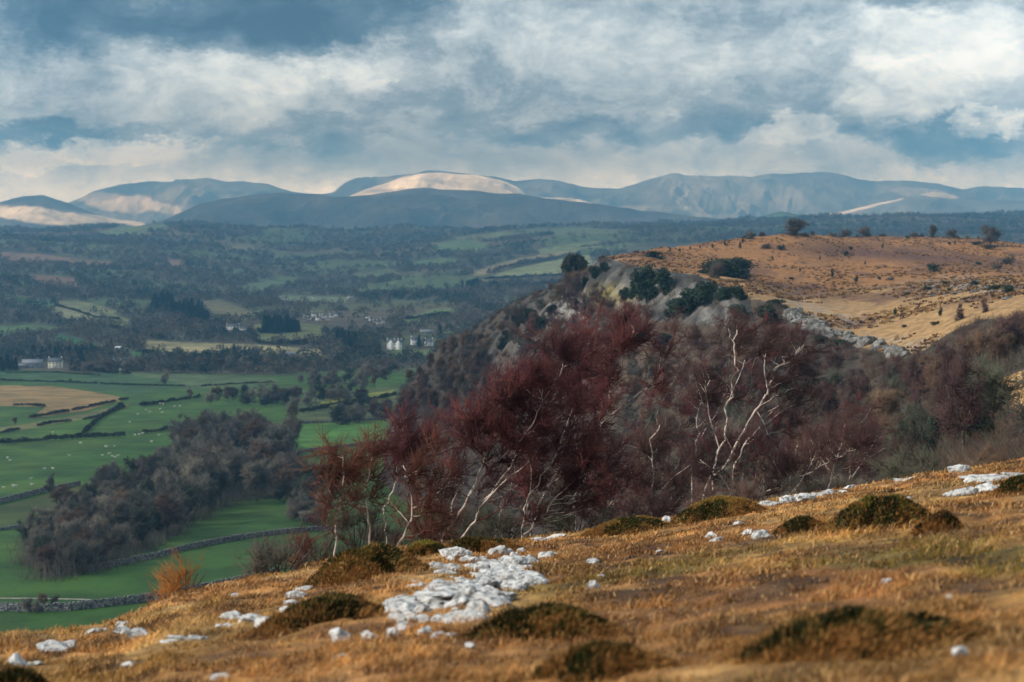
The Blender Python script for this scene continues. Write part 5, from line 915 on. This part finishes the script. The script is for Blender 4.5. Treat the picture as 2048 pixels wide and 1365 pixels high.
# ------------------------------------------------------------------ mossy hummocks
def hummock(seed, px, py, w, h, label, shade=1.0, tint=(.13, .105, .02)):
    """py = bottom line of the mound"""
    q = at(px, py - h * .25, 5, 60)
    if q is None: return
    k = q[1] / FP; R = w * k / 2 * 1.35; H = h * k; r = RS(seed); nt, nr = 56, 20; th = np.linspace(0, 2 * np.pi, nt, endpoint=False); t = np.linspace(0, 1, nr)
    Rr = R * (1 + .6 * fbm(np.cos(th) * 1.9 + seed, np.sin(th) * 1.9, 4, seed)); X = t[None] * Rr[:, None] * np.cos(th)[:, None]; Y = t[None] * Rr[:, None] * np.sin(th)[:, None] * .8
    gz = zF(q[0] + X, q[1] + Y, False) - q[2]; Z = gz + H * .92 * (1 - t[None] ** 2) ** 1.25 * (1 + .34 * fbm(X / R * 1.6 + seed, Y / R * 1.6, 4, seed)) - .03 * t[None] - .03; 
    V = np.stack([X, Y, Z], -1).reshape(-1, 3); root = obj('mossy_hummock', None, label=label, cat='hummock', loc=q)
    i = np.arange(nt)[:, None]; j = np.arange(nr - 1)[None]; a = (i * nr + j).ravel(); b = (((i + 1) % nt) * nr + j).ravel(); kid(root, 'mound', mesh('mound', V, Q=np.stack([a, a + 1, b + 1, b], 1), mat=M_moss, smooth=True))
    n = int(15000 * min(1.6, max(.5, R))); tt = np.sqrt(r.rand(n)); aa = r.rand(n) * 2 * np.pi; ri = aa / (2 * np.pi) * nt; R2 = np.interp(ri, np.arange(nt + 1), np.append(Rr, Rr[0])); x = tt * R2 * np.cos(aa); y = tt * R2 * np.sin(aa) * .8
    zz = zF(q[0] + x, q[1] + y, False) - q[2] + H * .92 * (1 - tt ** 2) ** 1.25 * (1 + .34 * fbm(x / R * 1.6 + seed, y / R * 1.6, 4, seed)) - .03 * tt - .03; out = np.stack([x / R, y / R, np.ones(n) * .6], 1) * .6
    cn = fbm(x / R * 3 + seed, y / R * 3, 3, seed + 3)[:, None]; moss1 = np.array((.035, .04, .010)) * shade; C = np.where(cn > .05, np.array([tint]), moss1[None]) * r.uniform(.5, 1.5, (n, 1)); gold = r.rand(n) < .12 + .88 * np.clip((tt + .6 * cn[:, 0] - .52) / .45, 0, 1); C[gold] = (straw * .9)[None] * r.uniform(.6, 1.3, (gold.sum(), 1))
    Vb, F, CC = blades(np.stack([x, y, zz], 1), r.uniform(.025, .085, n), np.full(n, .011 + q[1] * .0003), C, r, .7, out); kid(root, 'moss', mesh('moss', Vb, F=F, mat=M_blade, cols=CC))
hm = [(740, 1172, 165, 72, 'tall brown green mossy hummock at foot of the birches', .8, (.12, .085, .022)), (650, 1262, 215, 62, 'long low dark heather mound between white rocks', .45, (.05, .05, .014)), (140, 1270, 112, 34, 'small mossy mound on brow above fields', .8, (.12, .09, .02)), (848, 1118, 80, 34, 'yellow green moss cushion behind tall hummock', 1.3, (.20, .19, .03)),
 (1435, 1048, 140, 48, 'grassy golden hump on the brow before the dark thicket', 1, (.26, .17, .04)), (1255, 1075, 150, 36, 'low long grassy hump on brow next to golden hump', 1, (.20, .14, .035)), (1760, 1080, 170, 78, 'big round mossy hummock with dark shaded flank', .8, (.10, .095, .016)), (1905, 948, 110, 42, 'mossy knob on highest part of brow with white boulder', 1, (.16, .12, .03)), (1092, 1290, 230, 72, 'wide blurred dark mound below outcrop', .6, (.11, .08, .018)),
 (1690, 1320, 340, 84, 'largest blurred dark mound in lower slope', .55, (.09, .07, .018)), (1195, 1375, 210, 78, 'blurred brown mound at bottom of slope', .8, (.12, .07, .02)), (2040, 1000, 80, 44, 'brown heather clump beside grey ledge', .8, (.17, .10, .03)), (1885, 1066, 70, 36, 'dark heather hollow clump beside big hummock', .5, (.08, .04, .02)), (960, 1112, 120, 34, 'rusty heather clump above the outcrop', .9, (.20, .10, .03)), (1600, 1070, 90, 28, 'small rusty clump before big hummock', .9, (.18, .09, .03)), (40, 1400, 130, 60, 'dark blurred clump at bottom corner of slope', .7, (.12, .08, .03)), (1150, 1070, 80, 22, 'rusty tuft clump beside ledge on brow', .9, (.2, .11, .04))]
for i, (x, y, w, h, lab, sh_, tn) in enumerate(hm): hummock(300 + i, x, y, w, h, lab, sh_, tn)
# ------------------------------------------------------------------ clouds added above the frame, shaped to shade valley and fells
cm = bpy.data.materials.new('shade_cloud_body'); cm.use_nodes = True; q = NG(cm.node_tree); q.n.clear(); dfb = q.new('ShaderNodeBsdfDiffuse'); dfb.inputs[0].default_value = (.85, .87, .9, 1); tlb = q.new('ShaderNodeBsdfTranslucent'); tlb.inputs[0].default_value = (.85, .87, .9, 1)
trb = q.new('ShaderNodeBsdfTransparent'); m1 = q.new('ShaderNodeMixShader'); m2 = q.new('ShaderNodeMixShader'); m1.inputs[0].default_value = .5; m2.inputs[0].default_value = .62; q.l.new(dfb.outputs[0], m1.inputs[1]); q.l.new(tlb.outputs[0], m1.inputs[2]); q.l.new(m1.outputs[0], m2.inputs[1]); q.l.new(trb.outputs[0], m2.inputs[2]); oo = q.new('ShaderNodeOutputMaterial'); q.l.new(m2.outputs[0], oo.inputs[0])
CZ = 3000.0
def cloud(name, poly, zc, thick, seed):
    """poly: outline of its shadow on the valley (metres); the cloud hangs up-sun of it"""
    P = np.array(poly, float); L = []
    for a, b in zip(P, np.roll(P, -1, 0)):
        for t in np.linspace(0, 1, 14, endpoint=False): L.append(a + (b - a) * t)
    L = np.array(L); c = L.mean(0); rad = np.linalg.norm(L - c, axis=1)[:, None]; L = L + unit(L - c) * fbm(L[:, 0] / 900 + seed, L[:, 1] / 900, 4, seed)[:, None] * rad * .05
    off = np.array([TO_SUN[0], TO_SUN[1]]) / TO_SUN[2] * (zc + 150); n = len(L); rings = [(1.0, 0), (.985, -.35), (.9, -.5), (.6, -.55), (.02, -.6)]; V = []
    for s, h in rings + [(r_[0], -r_[1] * 1.6) for r_ in rings[:0:-1]]:
        p = c + (L - c) * s; V.append(np.column_stack([p + off, np.full(n, zc + thick * h) + fbm(p[:, 0] / 500, p[:, 1] / 500, 3, seed) * 60 * (s < .99)]))
    K = len(V); V = np.concatenate(V); Q = []
    for k in range(K):
        k2 = (k + 1) % K
        if k == len(rings) - 1: continue
        a = k * n + np.arange(n); b = k * n + (np.arange(n) + 1) % n; Q.append(np.stack([a, b, k2 * n + (np.arange(n) + 1) % n, k2 * n + np.arange(n)], 1))
    obj(name, mesh(name, V, Q=np.concatenate(Q), mat=cm, smooth=True), kind='structure', label='unseen cloud added to shade valley and fells')
cloud('cloud', [(-2600, 150), (-30, 150), (-45, 350), (-60, 600), (-95, 900), (-60, 1150), (300, 1250), (2600, 1400), (3200, 4200), (1500, 5200), (2000, 5900), (3600, 6600), (4200, 12800), (2500, 14200), (-2000, 14600), (-5200, 14000)], CZ, 200, 1)
cloud('cloud', [(-5200, 20600), (-1800, 20600), (-1500, 23500), (-5600, 23500)], CZ, 200, 2)
cloud('cloud', [(400, 18700), (2100, 19000), (2600, 21000), (1500, 23500), (-400, 23500), (-200, 19500)], CZ, 200, 3)
cloud('cloud', [(3900, 18600), (8000, 15500), (8600, 19500), (8000, 23500), (4600, 23500)], CZ, 200, 4)
# ------------------------------------------------------------------ haze
hm_ = bpy.data.materials.new('haze_air'); hm_.use_nodes = True; q = NG(hm_.node_tree); q.n.clear(); pv = q.new('ShaderNodeVolumePrincipled'); pv.inputs['Color'].default_value = (.20, .57, 1.0, 1); pv.inputs['Absorption Color'].default_value = (.3, .3, .3, 1); pv.inputs['Density'].default_value = 9.0e-5; pv.inputs['Anisotropy'].default_value = 0.0
oo = q.new('ShaderNodeOutputMaterial'); q.l.new(pv.outputs[0], oo.inputs['Volume'])
x0, x1, y0, y1, z0, z1 = -16000, 16000, -300, 24500, -620, 800
V = [(x0, y0, z0), (x1, y0, z0), (x1, y1, z0), (x0, y1, z0), (x0, y0, z1), (x1, y0, z1), (x1, y1, z1), (x0, y1, z1)]
obj('haze', mesh('haze', V, Q=[(0, 3, 2, 1), (4, 5, 6, 7), (0, 1, 5, 4), (1, 2, 6, 5), (2, 3, 7, 6), (3, 0, 4, 7)], mat=hm_), kind='stuff', label='thin blue haze filling the air over the valley')
# ------------------------------------------------------------------ prototypes were only patterns: remove them
for p in PROTOS:
    for ch in KIDS.get(p.name, []): bpy.data.objects.remove(ch)
for p in PROTOS: bpy.data.objects.remove(p)
